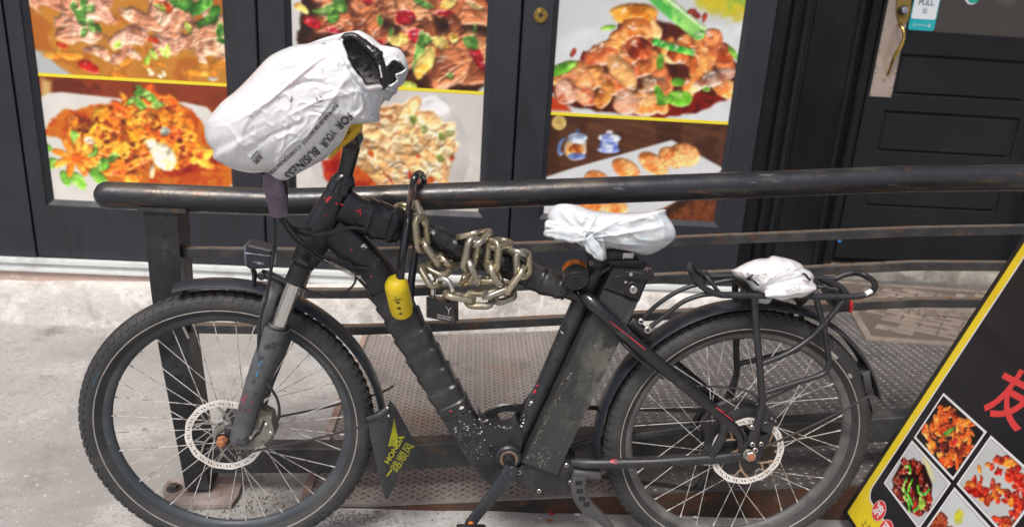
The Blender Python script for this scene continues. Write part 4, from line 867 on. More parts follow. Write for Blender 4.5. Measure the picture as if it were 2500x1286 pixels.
cable([(692, 530, .12), (712, 560, .1), (735, 585, .08), (755, 600, .062), (778, 621, .055), (810, 634, .045), (850, 641, .04), (866, 661, .04), (866, 690, .04), (842, 713, .04), (805, 723, .04), (760, 712, .05), (728, 695, .05), (700, 683, .05), (670, 668, .04), (650, 663, .03)], .0026)
cable([(680, 526, .12), (700, 562, .1), (725, 590, .08), (748, 608, .066), (776, 628, .05), (812, 642, .042), (854, 650, .036), (900, 655, .032)], .0036)
cable([(700, 540, .1), (718, 556, .05), (760, 558, .03), (800, 560, .0)], .003)
cable([(650, 925, .09), (662, 948, .088), (676, 972, .085), (682, 1000, .08), (678, 1025, .076), (664, 1030, .072)], .0032)
cable([(1700, 942, .07), (1760, 944, .075), (1810, 950, .08), (1845, 966, .085), (1850, 985, .085)], .0025)
cable([(1368, 706, .03), (1420, 728, .035), (1462, 772, .045), (1510, 822, .055), (1560, 868, .062), (1640, 930, .07)], .0026)
cable([(1500, 810, .055), (1520, 840, .06), (1560, 878, .066), (1620, 925, .07)], .0026)
mb = MB(); a, b = W(806, 641, .05), W(868, 672, .045); n = 15*10; d = b-a; dn = d.normalized(); u = dn.cross(NB)
mb.tube([a+d*(i/n)+(u*math.cos(i/10*2*math.pi)+NB*math.sin(i/10*2*math.pi))*.0052 for i in range(n+1)], .0009, 5); mb.tube([a-dn*.015, a], .0014, 6); mb.tube(cr([b, W(878, 676, .044), W(884, 683, .044), W(893, 692, .042)], 4), .0016, 6); mb.cyl(W(878, 675, .047), NB, .004, .003, 12); mb.build('spring', m_steel, bike)
# front lamp
mb = MB(); lp = [(597, 601), (603, 597), (664, 612), (661, 656), (610, 658), (600, 652)]; slab(Ws(lp, .025), .05, .004, mb); hl = mb.build('front_lamp', mat('blue_grey_lamp_shell', (.018, .022, .028), .32, rvar=.06), bike, angle=30)
mb = MB(); slab(Ws([(594, 601), (600, 600), (603, 652), (598, 648)], .024), .048, .002, mb); mb.mi = 1; mb.prism(Ws([(599, 616), (661, 624), (661, 626), (599, 618.5)], .0256), NB*.0004); T = text_px('BRAND', (0, 0), (1, 0), 1) if 0 else None
mb.build('lamp_lens', [mat('lamp_glass', (.08, .1, .12), .15), m_inkg], hl)
bv = bvh_of([hl]); mb = MB(); decal(mb, bv, [([(617, 637), (643, 641), (643, 643), (617, 639)], [[0, 1, 2, 3]]), ([(626, 642), (643, 644.5), (643, 646.2), (626, 643.7)], [[0, 1, 2, 3]])], .0008); mb.build('lamp_print', m_inkg, hl)
mb = MB(); mb.tube(line3([(617, 656), (622, 672), (620, 692)], .01, 4), crr([(.004, .01), (.006, .01), (.003, .01)], 4), 10, ref=NB); P_ = line3([(640, 670), (670, 680), (700, 692)], .012, 4); mb.tube(P_, [(.008, .006)]*9, 12, ref=NB); mb.cyl(W(641, 671, .01), NB, .009, .012, 22, .002); mb.tube(line3([(640, 660), (670, 668), (700, 684), (712, 694)], .01, 4), .003, 8); mb.build('lamp_bracket', m_plastic, hl)
# amber capped side lamp on the seat tube
mb = MB(); a = W(1407, 687, .062); b = W(1401, 652, .02); ax = (a-b).normalized(); mb.tube([b, b+ax*.004, a-ax*.022], [.024, .0275, .0275], 36); mb.mi = 1; mb.tube([a-ax*.026, a-ax*.025, a-ax*.003, a], [.026, .0282, .0282, .0255], 36)
mb.mi = 2; mb.revolve(a, ax, ax.orthogonal().normalized(), [(.019, -.001), (.0225, -.001), (.0225, .0012), (.019, .0012)], 36); mb.mi = 3; mb.cyl(a, ax, .008, .001, 24, .0003); mb.obox(W(1385, 662, .052), E1, EZ, NB, .0008, .0008, .0008)
mb.mi = 3
for k in range(3): mb.obox(W(1398+k*5, 651, .053), (E1*.1+EZ).normalized(), E1, NB, .008, .0012, .0006)
mb.build('side_lamp', [m_amber, m_satin, m_gloss, m_dark], bike)
# purple grey cloth sleeve hanging from the near grip
mb = MB(); P_ = cr([W(664, 425, .14), W(668, 455, .14), W(676, 495, .135), W(681, 527, .13)], 6); mb.tube(P_, crr([(.017, .013), (.02, .014), (.0195, .014), (.0155, .011)], 6), 24, ref=NB, rfun=lambda u, t: 1+.06*math.sin(5*t+u*6)+.03*math.sin(23*u)); mb.build('lever_sleeve', m_purple, bike)
mb = MB(); P_ = cr([W(686, 425, .128), W(690, 460, .128), W(692, 500, .125), W(692, 527, .125)], 6); mb.tube(P_, crr([(.008, .01), (.010, .012), (.009, .012), (.005, .008)], 6), 16, ref=NB); mb.build('brake_lever', m_plastic, bike)

# ---------------------------------------------------------------- chips and scuffs of the paint, laid on the real tubes
rnd = random.Random(21); bv = bvh_of(fr_bvh+[lg]); T = []
def spray(cx, cy, dx, dy, n, r0, r1, ang=0.):
    for k in range(n):
        a = rnd.gauss(0, 1)*dx; b = rnd.gauss(0, 1)*dy; T.append(speck(cx+a*math.cos(ang)-b*math.sin(ang), cy+a*math.sin(ang)+b*math.cos(ang), rnd.uniform(r0, r1)*(.5+rnd.random()**3*1.4), k, 1+rnd.random()))
spray(1136, 1040, 24, 7, 40, .4, .85, 1.05); spray(1128, 1075, 30, 3, 30, .4, .95, 1.05); spray(1162, 1032, 26, 3, 26, .4, .9, 1.0); spray(1230, 1042, 18, 3, 20, .4, 1.1, .05); spray(1182, 1028, 8, 3, 14, .5, 1.5, .5)
spray(1293, 985, 9, 2, 10, .7, 1.6, -1.1); spray(1272, 1035, 10, 3, 8, .5, 1.2, -1.2); spray(890, 604, 5, 3, 8, .8, 1.8); spray(915, 635, 4, 18, 12, .5, .8); spray(1170, 1100, 14, 10, 16, .4, .9); spray(1360, 830, 20, 3, 5, .6, 1.0, -1.1)
T.append(speck(887, 600, 3.6, 1, 1.8, -.5)); T.append(speck(1128, 995, 4, 1, 1.8, -.3)); T.append(speck(1352, 832, 2.2, 2, 1.6, 1)); T.append(speck(1412, 715, 1.6, 2)); T.append(speck(706, 824, 1, 1))
mb = MB(); decal(mb, bv, T, .0005, .02); mb.build('paint_chip', m_whitep, frame, smooth=False)
T = []
for x, y, r, el, an in ((799, 489, 3, 2.2, -1.1), (804, 484, 2, 2.4, -1.2), (792, 484, 1.8, 1.6, .7), (808, 482, 1.6, 2, -1.2), (822, 497, 2.2, 2.2, .5), (836, 500, 2.5, 2.2, .2), (795, 527, 2, 1, 0), (880, 520, 3, 2.4, 1.3), (873, 515, 2.4, 2.8, .2), (879, 512, 1.8, 2, -.6), (858, 610, 2, 2, .5), (906, 674, 2, 1.5, .8), (1305, 955, 3.5, 1.8, -1.1), (1312, 940, 2, 2, -1.1), (1508, 1129, 9, 2.0, .2), (1500, 1126, 6, 1.5, 0), (1100, 1003, 2.2, 1.5, 0)):
    T.append(speck(x, y, r, 3, el, an))
def stripe(a, b, w0): d = Vector((b[0]-a[0], b[1]-a[1])).normalized(); p = Vector((-d.y, d.x)); n = 10; up = [(a[0]+(b[0]-a[0])*i/n+p.x*w0*(.5+.5*math.sin(math.pi*i/n)), a[1]+(b[1]-a[1])*i/n+p.y*w0*(.5+.5*math.sin(math.pi*i/n))) for i in range(n+1)]; dn = [(a[0]+(b[0]-a[0])*i/n-p.x*w0*(.5+.5*math.sin(math.pi*i/n)), a[1]+(b[1]-a[1])*i/n-p.y*w0*(.5+.5*math.sin(math.pi*i/n))) for i in range(n+1)]; return up+dn, [[i, i+1, n+2+i, n+1+i] for i in range(n)]
T += [stripe((1487, 783), (1535, 820), .8), stripe((1533, 818), (1576, 853), 1.1), stripe((1747, 993), (1768, 1008), 1.4), stripe((1768, 1009), (1790, 1026), 1.1)]
for k in range(16): T.append(speck(598+rnd.gauss(0, 7), 985+rnd.gauss(0, 26), rnd.uniform(.6, 1.5), k, 2.2, -1.2))
mb = MB(); decal(mb, bv, T, .0006, .03); mb.build('red_scuff', m_redp, frame, smooth=False)
T = []
for k in range(14): T.append(speck(642-(k*4.2)*.33+rnd.gauss(0, 2.6), 870+k*4.2+rnd.gauss(0, 4), rnd.uniform(.5, 1.3), k, 2.6, -1.2))
mb = MB(); decal(mb, bv, T, .0006, .03); mb.build('blue_scuff', m_bluep, frame, smooth=False)

T = []; bv = bvh_of([bt])
for k in range(46): T.append(speck(1312+rnd.gauss(0, 16)+(k % 3)*10, 1118+rnd.gauss(0, 12), rnd.uniform(.3, .9), k, rnd.uniform(1.5, 4), rnd.uniform(-1.5, .6)))
for k in range(60): t = rnd.random(); T.append(speck(1300+t*95+rnd.gauss(0, 3), 1090-t*185+rnd.gauss(0, 4), rnd.uniform(.3, .9), k, rnd.uniform(1.5, 4), -1.1))
for k in range(30): T.append(speck(1420+rnd.gauss(0, 30), 960+rnd.gauss(0, 60), rnd.uniform(.3, .7), k, rnd.uniform(1, 5), rnd.uniform(-1.3, -.9)))
mb = MB(); decal(mb, bv, T, .0005, .02); mb.build('scratch', mat('scratch_grey', (.3, .3, .27), .6), bt, smooth=False)

T = [([(1291, 1092), (1300, 1060), (1322, 1020), (1340, 980), (1362, 935), (1380, 900), (1383, 905), (1372, 935), (1352, 975), (1338, 1008), (1318, 1048), (1303, 1088)], [[0, 1, 10, 11], [1, 2, 9, 10], [2, 3, 8, 9], [3, 4, 7, 8], [4, 5, 6, 7]])]
mb = MB(); decal(mb, bv, T, .0005, .2); mb.build('worn_patch', mat('rubbed_grey_green', (.13, .135, .11), .5, layers=[((.055, .056, .052), 30, .48, .6)]), bt, smooth=False)
# ================================================================ THINGS ON AND ROUND THE BICYCLE
def resample_polar(outline, c, n):
    P_ = [Vector((x, y, 0)) for x, y in outline]; P_ = cr(P_+[P_[0]], 5)[:-1]; C = Vector((c[0], c[1], 0)); out = []
    for k in range(n):
        t = 2*math.pi*k/n; d = Vector((math.cos(t), math.sin(t), 0)); best = None
        for i in range(len(P_)):
            a = P_[i]-C; b = P_[(i+1) % len(P_)]-C; e = b-a; den = d.x*e.y-d.y*e.x
            if abs(den) < 1e-9: continue
            u = (a.x*e.y-a.y*e.x)/den; v = (a.x*d.y-a.y*d.x)/den
            if u > 0 and 0 <= v <= 1 and (best is None or u > best): best = u
        out.append(best or 1)
    return out
def inpoly(x, y, P_):
    r = False; j = len(P_)-1
    for i in range(len(P_)):
        if (P_[i][1] > y) != (P_[j][1] > y) and x < (P_[j][0]-P_[i][0])*(y-P_[i][1])/(P_[j][1]-P_[i][1]+1e-9)+P_[i][0]: r = not r
        j = i
    return r
class Bag:
    """plastic film filled out inside an outline: front and back skins with folds, real thickness T each way"""
    def __init__(s, outline, c, Y0, T, anchors, amp=.006, creases=(), n=260, m=70, tilt=(0, 0), seed=0, p=.5, fine=1.):
        s.c = c; s.Y0 = Y0; s.T = T; s.R = resample_polar(outline, c, n); s.n = n; s.m = m; s.anchors = anchors; s.amp = amp; s.tilt = tilt; s.seed = seed; s.p = p; s.fine = fine
        s.cre = [([Vector((q[0], q[1])) for q in pts], a, w_) for pts, a, w_ in creases]
    def rad(s, x, y):
        dx, dy = x-s.c[0], y-s.c[1]; t = (math.atan2(dy, dx)/(2*math.pi)*s.n) % s.n; i = int(t); f = t-i
        return math.hypot(dx, dy)/((s.R[i % s.n]*(1-f)+s.R[(i+1) % s.n]*f))
    def fold(s, x, y):
        h = 0
        for ax, ay, k, w in s.anchors:
            dx, dy = x-ax, y-ay; d = math.hypot(dx, dy); t = math.atan2(dy, dx)
            q = mn.noise(Vector((math.cos(t)*k+s.seed, math.sin(t)*k, d*.006))); q2 = mn.noise(Vector((math.cos(t)*k*2.3, math.sin(t)*k*2.3+s.seed, d*.012)))
            h += w*(((1-abs(q)*2)**3 if abs(q) < .5 else 0)*.8+(1-abs(q2))**4*.5)*min(1, d/40)
        p = Vector((x, y)); cz = 0
        for pts, a, w_ in s.cre:
            best = 1e9
            for i in range(len(pts)-1):
                e = pts[i+1]-pts[i]; t = min(1, max(0, (p-pts[i]).dot(e)/e.length_squared)); dd = (p-pts[i]-e*t).length; u_ = (i+t)/(len(pts)-1)
                if dd < best: best = dd; bu = u_
            if best < w_*3: cz += .8*a*math.exp(-abs(best/(w_*.75))**1.1)*math.sin(math.pi*min(1, max(0, .08+bu*.84)))
        v = Vector((x*.013, y*.013, s.seed)); q = mn.noise(v+Vector((mn.noise(v*2), mn.noise(v*2+Vector((5, 5, 5))), 0))*.7)
        h += (1-min(1, abs(q)*3.2))**2*.8
        v = Vector((x*.034, y*.03, s.seed+4)); q = mn.noise(v+Vector((mn.noise(v*1.7), mn.noise(v*1.6+Vector((2, 7, 1))), 0))*.9); h += (1-min(1, abs(q)*3))**2*.10*s.fine
        v = Vector((x*.09, y*.09, s.seed+8)); h += mn.noise(v)*.05*s.fine
        return h*s.amp+cz
    def Y(s, x, y, side=-1):
        r = min(1, s.rad(x, y)); return s.Y0+s.tilt[0]*(x-s.c[0])+s.tilt[1]*(y-s.c[1])+side*(s.T*(1-r**2.4)**s.p)-s.fold(x, y)*(.25+.75*min(1, (1-r)*6))
    def make(s, name, m_, holes=(), parent=None, **k):
        mb = MB()
        for side in (-1, 1):
            V = [(s.c[0], s.c[1])]
            for j in range(1, s.m+1):
                rr = (j/s.m)**.8
                for i in range(s.n):
                    t = 2*math.pi*i/s.n; V.append((s.c[0]+math.cos(t)*s.R[i]*rr, s.c[1]+math.sin(t)*s.R[i]*rr))
            P_ = [PY(x, y, s.Y(x, y, side)) if not (q > s.n*(s.m-1)) else PY(x, y, s.Y0+s.tilt[0]*(x-s.c[0])+s.tilt[1]*(y-s.c[1])-s.fold(x, y)*.25) for q, (x, y) in enumerate(V)]; fs = []
            for i in range(s.n): fs.append([0, 1+i, 1+(i+1) % s.n])
            for j in range(s.m-1):
                for i in range(s.n): a = 1+j*s.n; fs.append([a+i, a+s.n+i, a+s.n+(i+1) % s.n, a+(i+1) % s.n])
            if holes and side < 0:
                fs = [f for f in fs if not any(inpoly(sum(V[i][0] for i in f)/len(f), sum(V[i][1] for i in f)/len(f), h) for h in holes)]
            if side > 0: fs = [f[::-1] for f in fs]
            mb.add(P_, fs)
        return mb.build(name, m_, parent, angle=180, **k)
# ---- bag over the near handlebar mitt
o1 = [(501, 296), (499, 321), (504, 346), (521, 369), (520, 386), (544, 401), (576, 415), (614, 422), (652, 421), (671, 434), (687, 440.5), (703, 437), (735, 420), (783, 394), (799, 383), (831, 352), (847, 321), (860, 305), (894, 303), (926, 297), (927, 273), (934, 245), (942, 212), (940, 190), (930, 150), (920, 129), (893, 105), (862, 88), (837, 89), (799, 97), (751, 107), (719, 111), (678, 127), (649, 146), (614, 184), (576, 222), (544, 247), (521, 273)]
C1 = [([(560, 305), (610, 278), (658, 247), (709, 203), (767, 155), (820, 120)], .009, 7), ([(569, 324), (598, 372), (646, 420)], .007, 5), ([(847, 140), (853, 187), (881, 228), (888, 267), (917, 286)], .008, 6), ([(600, 205), (660, 175), (740, 150), (820, 100)], .006, 10), ([(690, 215), (760, 200), (830, 215)], -.006, 10), ([(700, 285), (780, 245), (870, 225)], .005, 6), ([(575, 400), (660, 330), (740, 300)], -.006, 14), ([(905, 240), (895, 262), (860, 290), (845, 300)], .006, 4), ([(930, 235), (900, 250), (880, 285)], -.006, 5), ([(940, 215), (925, 250), (928, 290)], .006, 5), ([(640, 240), (600, 300), (570, 380)], .005, 12), ([(760, 120), (790, 160), (800, 215)], -.005, 9), ([(870, 180), (840, 200), (770, 300), (720, 400)], .006, 12), ([(700, 310), (690, 360), (670, 420)], .005, 8)]
b1 = Bag(o1, (735, 262), 1.335, .085, [(885, 160, 4, .35)], .0028, C1, 300, 84, seed=2)
open1 = [(832, 104), (838, 94), (850, 88), (863, 87), (880, 97), (895, 108), (912, 119), (926, 131), (933, 155), (939, 178), (941, 211), (928, 213.5), (913, 215), (892, 215), (878, 197), (863, 178), (850, 157), (841, 137)]
bg1 = b1.make('plastic_bag', m_white_bag, [open1], origin=PY(735, 400, 1.335)); tag(bg1, 'large white printed shopping bag pulled over the near handlebar grip', 'plastic bag')
# ---- mitts: satin rim and fleece lining
def mitt(name, label, poly, bag, depth, wd, rimr=.0055, extra=None):
    cx = sum(p[0] for p in poly)/len(poly); cy = sum(p[1] for p in poly)/len(poly); R_ = resample_polar(poly, (cx, cy), 90)
    Ys = lambda x, y: bag.Y0-bag.T*.30
    root = thing(name, label, 'mitt', tuple(PY(cx, cy, bag.Y0))); mb = MB(); V = []; fs = []; m = 26; P_ = [PY(cx, cy, Ys(cx, cy)+depth)]
    for j in range(1, m+1):
        rr = j/m
        for i in range(90):
            t = 2*math.pi*i/90; x, y = cx+math.cos(t)*R_[i]*rr*1.0, cy+math.sin(t)*R_[i]*rr*1.0
            bulge = .35*math.exp(-((y-cy+8)/9)**2)
            P_.append(PY(x, y, Ys(x, y)+depth*(1-rr**2.5)*(1-bulge)-mn.noise(Vector((x*.08, y*.08, 2)))*.010*(1-rr**4)-mn.noise(Vector((x*.4, y*.4, 2)))*.003))
    for i in range(90): fs.append([0, 1+i, 1+(i+1) % 90])
    for j in range(m-1):
        for i in range(90): a = 1+j*90; fs.append([a+i, a+90+i, a+90+(i+1) % 90, a+(i+1) % 90])
    mb.add(P_, fs); mb.build('fleece_lining', m_fleece, root, angle=180)
    mb = MB(); pts = []; rs = []
    for i in range(90):
        t = 2*math.pi*i/90; x, y = cx+math.cos(t)*(R_[i]-wd(t)), cy+math.sin(t)*(R_[i]-wd(t)); pts.append(PY(x, y, Ys(x, y)-.004+mn.noise(Vector((t*3, 0, 1)))*.003)); rs.append(rimr*(1+.45*wd(t)/3)*(1+.25*mn.noise(Vector((t*5, 3, 1)))))
    mb.tube(pts, rs, 12, closed=True); mb.build('satin_rim', m_satin, root, angle=180)
    return root
def lip(poly, bag, r, parent):
    cx = sum(p[0] for p in poly)/len(poly); cy = sum(p[1] for p in poly)/len(poly); R_ = resample_polar(poly, (cx, cy), 120); mb = MB(); pts = []
    for i in range(120):
        t = 2*math.pi*i/120; q = R_[i]*(1+.012*mn.noise(Vector((t*4, 1, 7)))); x, y = cx+math.cos(t)*q, cy+math.sin(t)*q; pts.append(PY(x, y, bag.Y(x, y)-.002))
    mb.tube(pts, [r*(1+.5*mn.noise(Vector((i*.13, 5, 2)))) for i in range(120)], 10, closed=True); return mb.build('bag_hem', m_white_bag, parent, angle=180)
lip(open1, b1, .0042, bg1)
mt1 = mitt('handlebar_mitt', 'dark fleece lined mitt opening in the large printed bag', open1, b1, .022, lambda t: 3.0+5.5*max(0, math.cos(t+.5)), .0048)
mb = MB(); mb.tube([PY(x, y, b1.Y0-b1.T*.3-.013) for x, y in ((896, 112), (908, 124), (919, 138), (926, 158), (930, 178), (932, 190))], .0013, 6); mb.build('reflective_piping', m_whitep, mt1)
# ---- bag over the far mitt
o2 = [(742, 112), (770, 100), (800, 90), (838, 80), (866, 75.5), (880, 76), (905, 89), (930, 109), (948, 113), (975, 120), (990, 140), (997, 165), (996, 178), (985, 205), (973, 214), (968, 228), (958, 236), (950, 247), (941, 246), (932, 256), (900, 285), (850, 262), (800, 200), (760, 150)]
C2 = [([(865, 80), (905, 100), (935, 140)], .006, 5), ([(930, 112), (960, 130), (985, 170)], .005, 4), ([(935, 215), (955, 225), (970, 200)], .006, 4), ([(925, 240), (945, 230), (960, 215)], -.006, 4)]
b2 = Bag(o2, (885, 170), 1.86, .05, [(940, 165, 6, .5)], .003, C2, 220, 50, seed=9)
open2 = [(939, 171), (948, 155), (961, 145.6), (977, 151), (991, 168), (980, 179), (968, 184), (971, 197), (960, 207), (952, 211), (942, 201)]
bg2 = b2.make('plastic_bag', m_white_bag, [open2], origin=PY(900, 250, 1.86)); tag(bg2, 'smaller white bag with torn edge over the far handlebar grip behind the printed one', 'plastic bag')
lip(open2, b2, .003, bg2)
mitt('handlebar_mitt', 'dark fleece lined mitt opening in the smaller torn bag', open2, b2, .008, lambda t: 1.2, .0022)
# ---- yellow and black film under the printed bag
o3 = [(797, 386), (806, 388), (823, 372), (842, 356), (858, 344), (872, 330), (886, 308), (878, 300), (850, 302), (835, 330), (815, 365)]
b3 = Bag(o3, (848, 332), 1.45, .02, [(880, 305, 6, 1)], .005, (), 120, 24, seed=5)
q = b3.make('film_strip', m_ybag, origin=PY(845, 380, 1.45)); tag(q, 'crumpled yellow and black film wrapped under the printed bag at the stem', 'plastic film')
bv = bvh_of([q]); mb = MB(); decal(mb, bv, [([(797, 386), (812, 366), (828, 345), (840, 330), (848, 312), (856, 314), (850, 332), (834, 352), (820, 370), (806, 382)], [[0, 1, 8, 9], [1, 2, 7, 8], [2, 3, 6, 7], [3, 4, 5, 6]]), ([(866, 334), (874, 318), (880, 312), (884, 316), (874, 330)], [[0, 1, 2, 3, 4]])], .001); q2 = mb.build('black_stripe', m_ink, q, smooth=False)
# ---- print of the large bag
bv = bvh_of([bg1]); T = []
T.append(text_px('FOR', (856, 281), (824, 314), 21, bold=.02)); T.append(text_px('YOUR', (817, 320), (787, 358), 21, bold=.02)); T.append(text_px('BUSINESS', (776, 366), (700, 434), 22, bold=.02))
mb = MB(); decal(mb, bv, T, .0034, .05); mb.build('large_print', m_ink, bg1, smooth=False)
T = [text_px('PLEASE REUSE OR RECYCLE', (824, 256), (738, 352), 10, bold=.035), text_px('AT A PARTICIPATING STORE', (735, 356), (655, 427), 10, bold=.035),
     text_px('RPI', (636, 381), (622, 397), 15, bold=.02)]
mb = MB(); decal(mb, bv, T, .0034, .05); mb.build('medium_print', m_ink, bg1, smooth=False)
T = [text_px('WARNING: KEEP THIS BAG AWAY FROM BABIES AND CHILDREN. DO NOT USE THIS BAG IN CRIBS,', (817, 248), (700, 372), 4.0), text_px('BEDS, CARRIAGES OR PLAYPENS. THE PLASTIC BAG', (697, 376), (642, 424), 4.0), text_px('MAY CLING TO NOSE AND MOUTH AND PREVENT BREATHING', (756, 297), (675, 380), 4.0),
     ([(611, 387), (628, 366), (631, 368.5), (614, 389.5)], [[0, 1, 2, 3]])]
for k in range(3):
    t0 = k*2.094+.3; pts = [(780+8.5*math.cos(t0+i*.17), 242+8.5*math.sin(t0+i*.17)) for i in range(9)]; pin = [(780+5.6*math.cos(t0+i*.17), 242+5.6*math.sin(t0+i*.17)) for i in range(9)]; T.append((pts+pin, [[i, i+1, 10+i, 9+i] for i in range(8)]))
for k, ch in enumerate('PLEASE RECYCLE'):
    if ch == ' ': continue
    t = -2.6+k*.38; vs, fs = text_mesh(ch, 1); T.append(([(780+14*math.cos(t)+(v[0]*-math.sin(t)+v[1]*math.cos(t))*4.5, 242+14*math.sin(t)+(v[0]*math.cos(t)+v[1]*math.sin(t))*4.5) for v in vs], fs))
mb = MB(); decal(mb, bv, T, .0034, .05); mb.build('small_print', mat('grey_ink', (.12, .13, .14), .5), bg1, smooth=False)
T = []
rnd = random.Random(4)
for k in range(46): T.append(speck(835+rnd.gauss(0, 16), 150+rnd.gauss(0, 26), rnd.uniform(.4, 1.2), k, 2, 1))
for k in range(30): T.append(speck(905+rnd.gauss(0, 10), 285+rnd.gauss(0, 10), rnd.uniform(.4, 1.0), k, 2, 1))
T.append(speck(711, 243, 3, 1, 2.4, -1.2)); T.append(speck(790, 107, 2, 1, 3, -.2))
mb = MB(); decal(mb, bv, T, .001, .03); mb.build('grime_fleck', m_inkg, bg1, smooth=False)

# ---- saddle and its bag
mb = MB(); P_ = line3([(1352, 560), (1400, 566), (1460, 572), (1540, 575), (1600, 568), (1628, 560)], 0, 5); mb.tube(P_, crr([(.010, .012), (.014, .018), (.016, .022), (.018, .028), (.018, .03), (.008, .016)], 5), 20, ref=NB); mb.build('saddle', m_plastic, bike)
o4 = [(1327, 543), (1336, 540), (1337, 525), (1346, 508), (1360, 499), (1378, 497), (1400, 499), (1418, 503), (1440, 511), (1470, 517), (1510, 520), (1545, 519), (1585, 517), (1605, 513), (1621, 510), (1627, 513), (1627, 524), (1641, 545), (1649, 563), (1649, 580), (1638, 592), (1618, 606), (1590, 620), (1566, 621), (1540, 614), (1510, 609), (1485, 606), (1478, 613), (1482, 630), (1468, 638), (1458, 626), (1440, 608), (1425, 602), (1405, 591), (1375, 584), (1345, 579), (1327, 575), (1329, 563), (1333, 558)]
K = (1430, 582); C4 = [([K, (1395, 545), (1362, 505)], .007, 6), ([K, (1415, 540), (1405, 503)], .007, 6), ([K, (1445, 545), (1462, 520)], .006, 6), ([K, (1480, 555), (1530, 525)], .006, 7), ([K, (1500, 575), (1580, 560), (1640, 548)], .007, 8), ([K, (1510, 595), (1590, 600)], .006, 7), ([(1470, 530), (1530, 560), (1600, 545)], -.006, 12), ([(1500, 540), (1560, 585), (1620, 590)], .005, 7), ([(1605, 515), (1622, 550), (1645, 575)], .006, 5), ([(1380, 500), (1430, 530), (1500, 528)], .005, 7), ([(1355, 515), (1345, 540), (1350, 560)], .005, 6), ([(1540, 530), (1590, 535), (1625, 520)], .005, 4)]
b4 = Bag(o4, (1470, 562), 1.55, .062, [(1432, 585, 6, .35)], .003, C4, 260, 60, seed=3)
sb = b4.make('plastic_bag', m_thin_bag, origin=PY(1470, 620, 1.55)); tag(sb, 'thin white carrier bag knotted over the bicycle saddle', 'plastic bag')
def tail(pts, rs, m_, parent, seed):
    mb = MB(); P_ = cr([PY(*p) for p in pts], 8); q = crr(rs, 8); n = len(P_)
    mb.tube(P_, q, 28, ref=NB, rfun=lambda u, t: 1+.16*math.sin(5*t+seed)+.1*math.sin(9*t+seed*2+u*3)+.10*math.sin(17*u+seed)); return mb.build('bag_tail', m_, parent, angle=180)
tail([(1432, 580, 1.485), (1445, 600, 1.48), (1460, 618, 1.48), (1470, 633, 1.485)], [(.012, .007), (.0135, .005), (.012, .004), (.004, .003)], m_thin_bag, sb, 1)
tail([(1430, 578, 1.485), (1395, 574, 1.49), (1360, 568, 1.495), (1334, 568, 1.50)], [(.010, .010), (.016, .012), (.015, .010), (.008, .005)], m_thin_bag, sb, 3)
tail([(1425, 572, 1.485), (1385, 560, 1.50), (1350, 552, 1.50), (1331, 548, 1.50)], [(.010, .010), (.013, .010), (.012, .010), (.007, .006)], m_thin_bag, sb, 5)
# ---- bag clamped on the rack
o5 = [(1784, 657), (1788, 668), (1796, 676), (1812, 682), (1826, 694), (1836, 708), (1852, 712), (1862, 719), (1890, 719), (1916, 718), (1940, 714), (1982, 712), (1993, 706), (1992, 696), (1986, 688), (1987, 674), (1978, 662), (1964, 655), (1958, 646), (1940, 636), (1924, 631), (1906, 627), (1886, 624), (1874, 630), (1848, 632), (1820, 642), (1801, 652), (1792, 657)]
C5 = [([(1860, 708), (1880, 680), (1920, 655), (1950, 650)], .007, 6), ([(1800, 660), (1850, 670), (1900, 660)], .006, 6), ([(1800, 655), (1840, 640), (1880, 632)], .005, 4), ([(1858, 705), (1850, 680), (1870, 640)], -.006, 8), ([(1900, 630), (1915, 660), (1930, 690)], .006, 8), ([(1930, 640), (1950, 665), (1985, 680)], .006, 5), ([(1862, 700), (1900, 690), (1960, 676), (1985, 690)], -.008, 6), ([(1825, 650), (1830, 670), (1845, 690)], .005, 5), ([(1870, 712), (1910, 700), (1985, 700)], .006, 8)]
b5 = Bag(o5, (1895, 678), 1.56, .055, [(1856, 705, 5, .5)], .0035, C5, 220, 50, tilt=(0, -.0003), seed=13)
rbg = b5.make('plastic_bag', m_white_bag, origin=PY(1890, 720, 1.56)); tag(rbg, 'crumpled white bag clamped on the rear rack', 'plastic bag')
tail([(1858, 718, 1.575), (1866, 729, 1.575), (1852, 740, 1.575)], [(.022, .01), (.019, .006), (.004, .003)], m_white_bag, rbg, 2)
tail([(1868, 717, 1.508), (1900, 712, 1.50), (1950, 703, 1.505), (1988, 702, 1.515)], [(.006, .008), (.017, .012), (.021, .014), (.007, .008)], m_white_bag, rbg, 7)
bv = bvh_of([rbg]+[c for c in rbg.children]); mb = MB(); decal(mb, bv, [text_px('FOR', (1954, 700), (1917, 712), 12, bold=.01), text_px('YOU', (1944, 665), (1925, 673), 6)], .0015, .03); mb.build('faded_print', mat('pale_grey_ink', (.5, .51, .52), .5), rbg, smooth=False)
mb = MB()
for pts in ([(1824, 681, 1.5), (1832, 676, 1.49), (1837, 671, 1.492)], [(1826, 682, 1.498), (1836, 683, 1.49), (1844, 689, 1.488), (1852, 696, 1.49)], [(1958, 668, 1.492), (1966, 670, 1.49), (1972, 678, 1.492), (1977, 683, 1.498)]): mb.tube(cr([PY(*p) for p in pts], 5), .0026, 8)
q = mb.build('elastic_strap', m_plastic, rack)

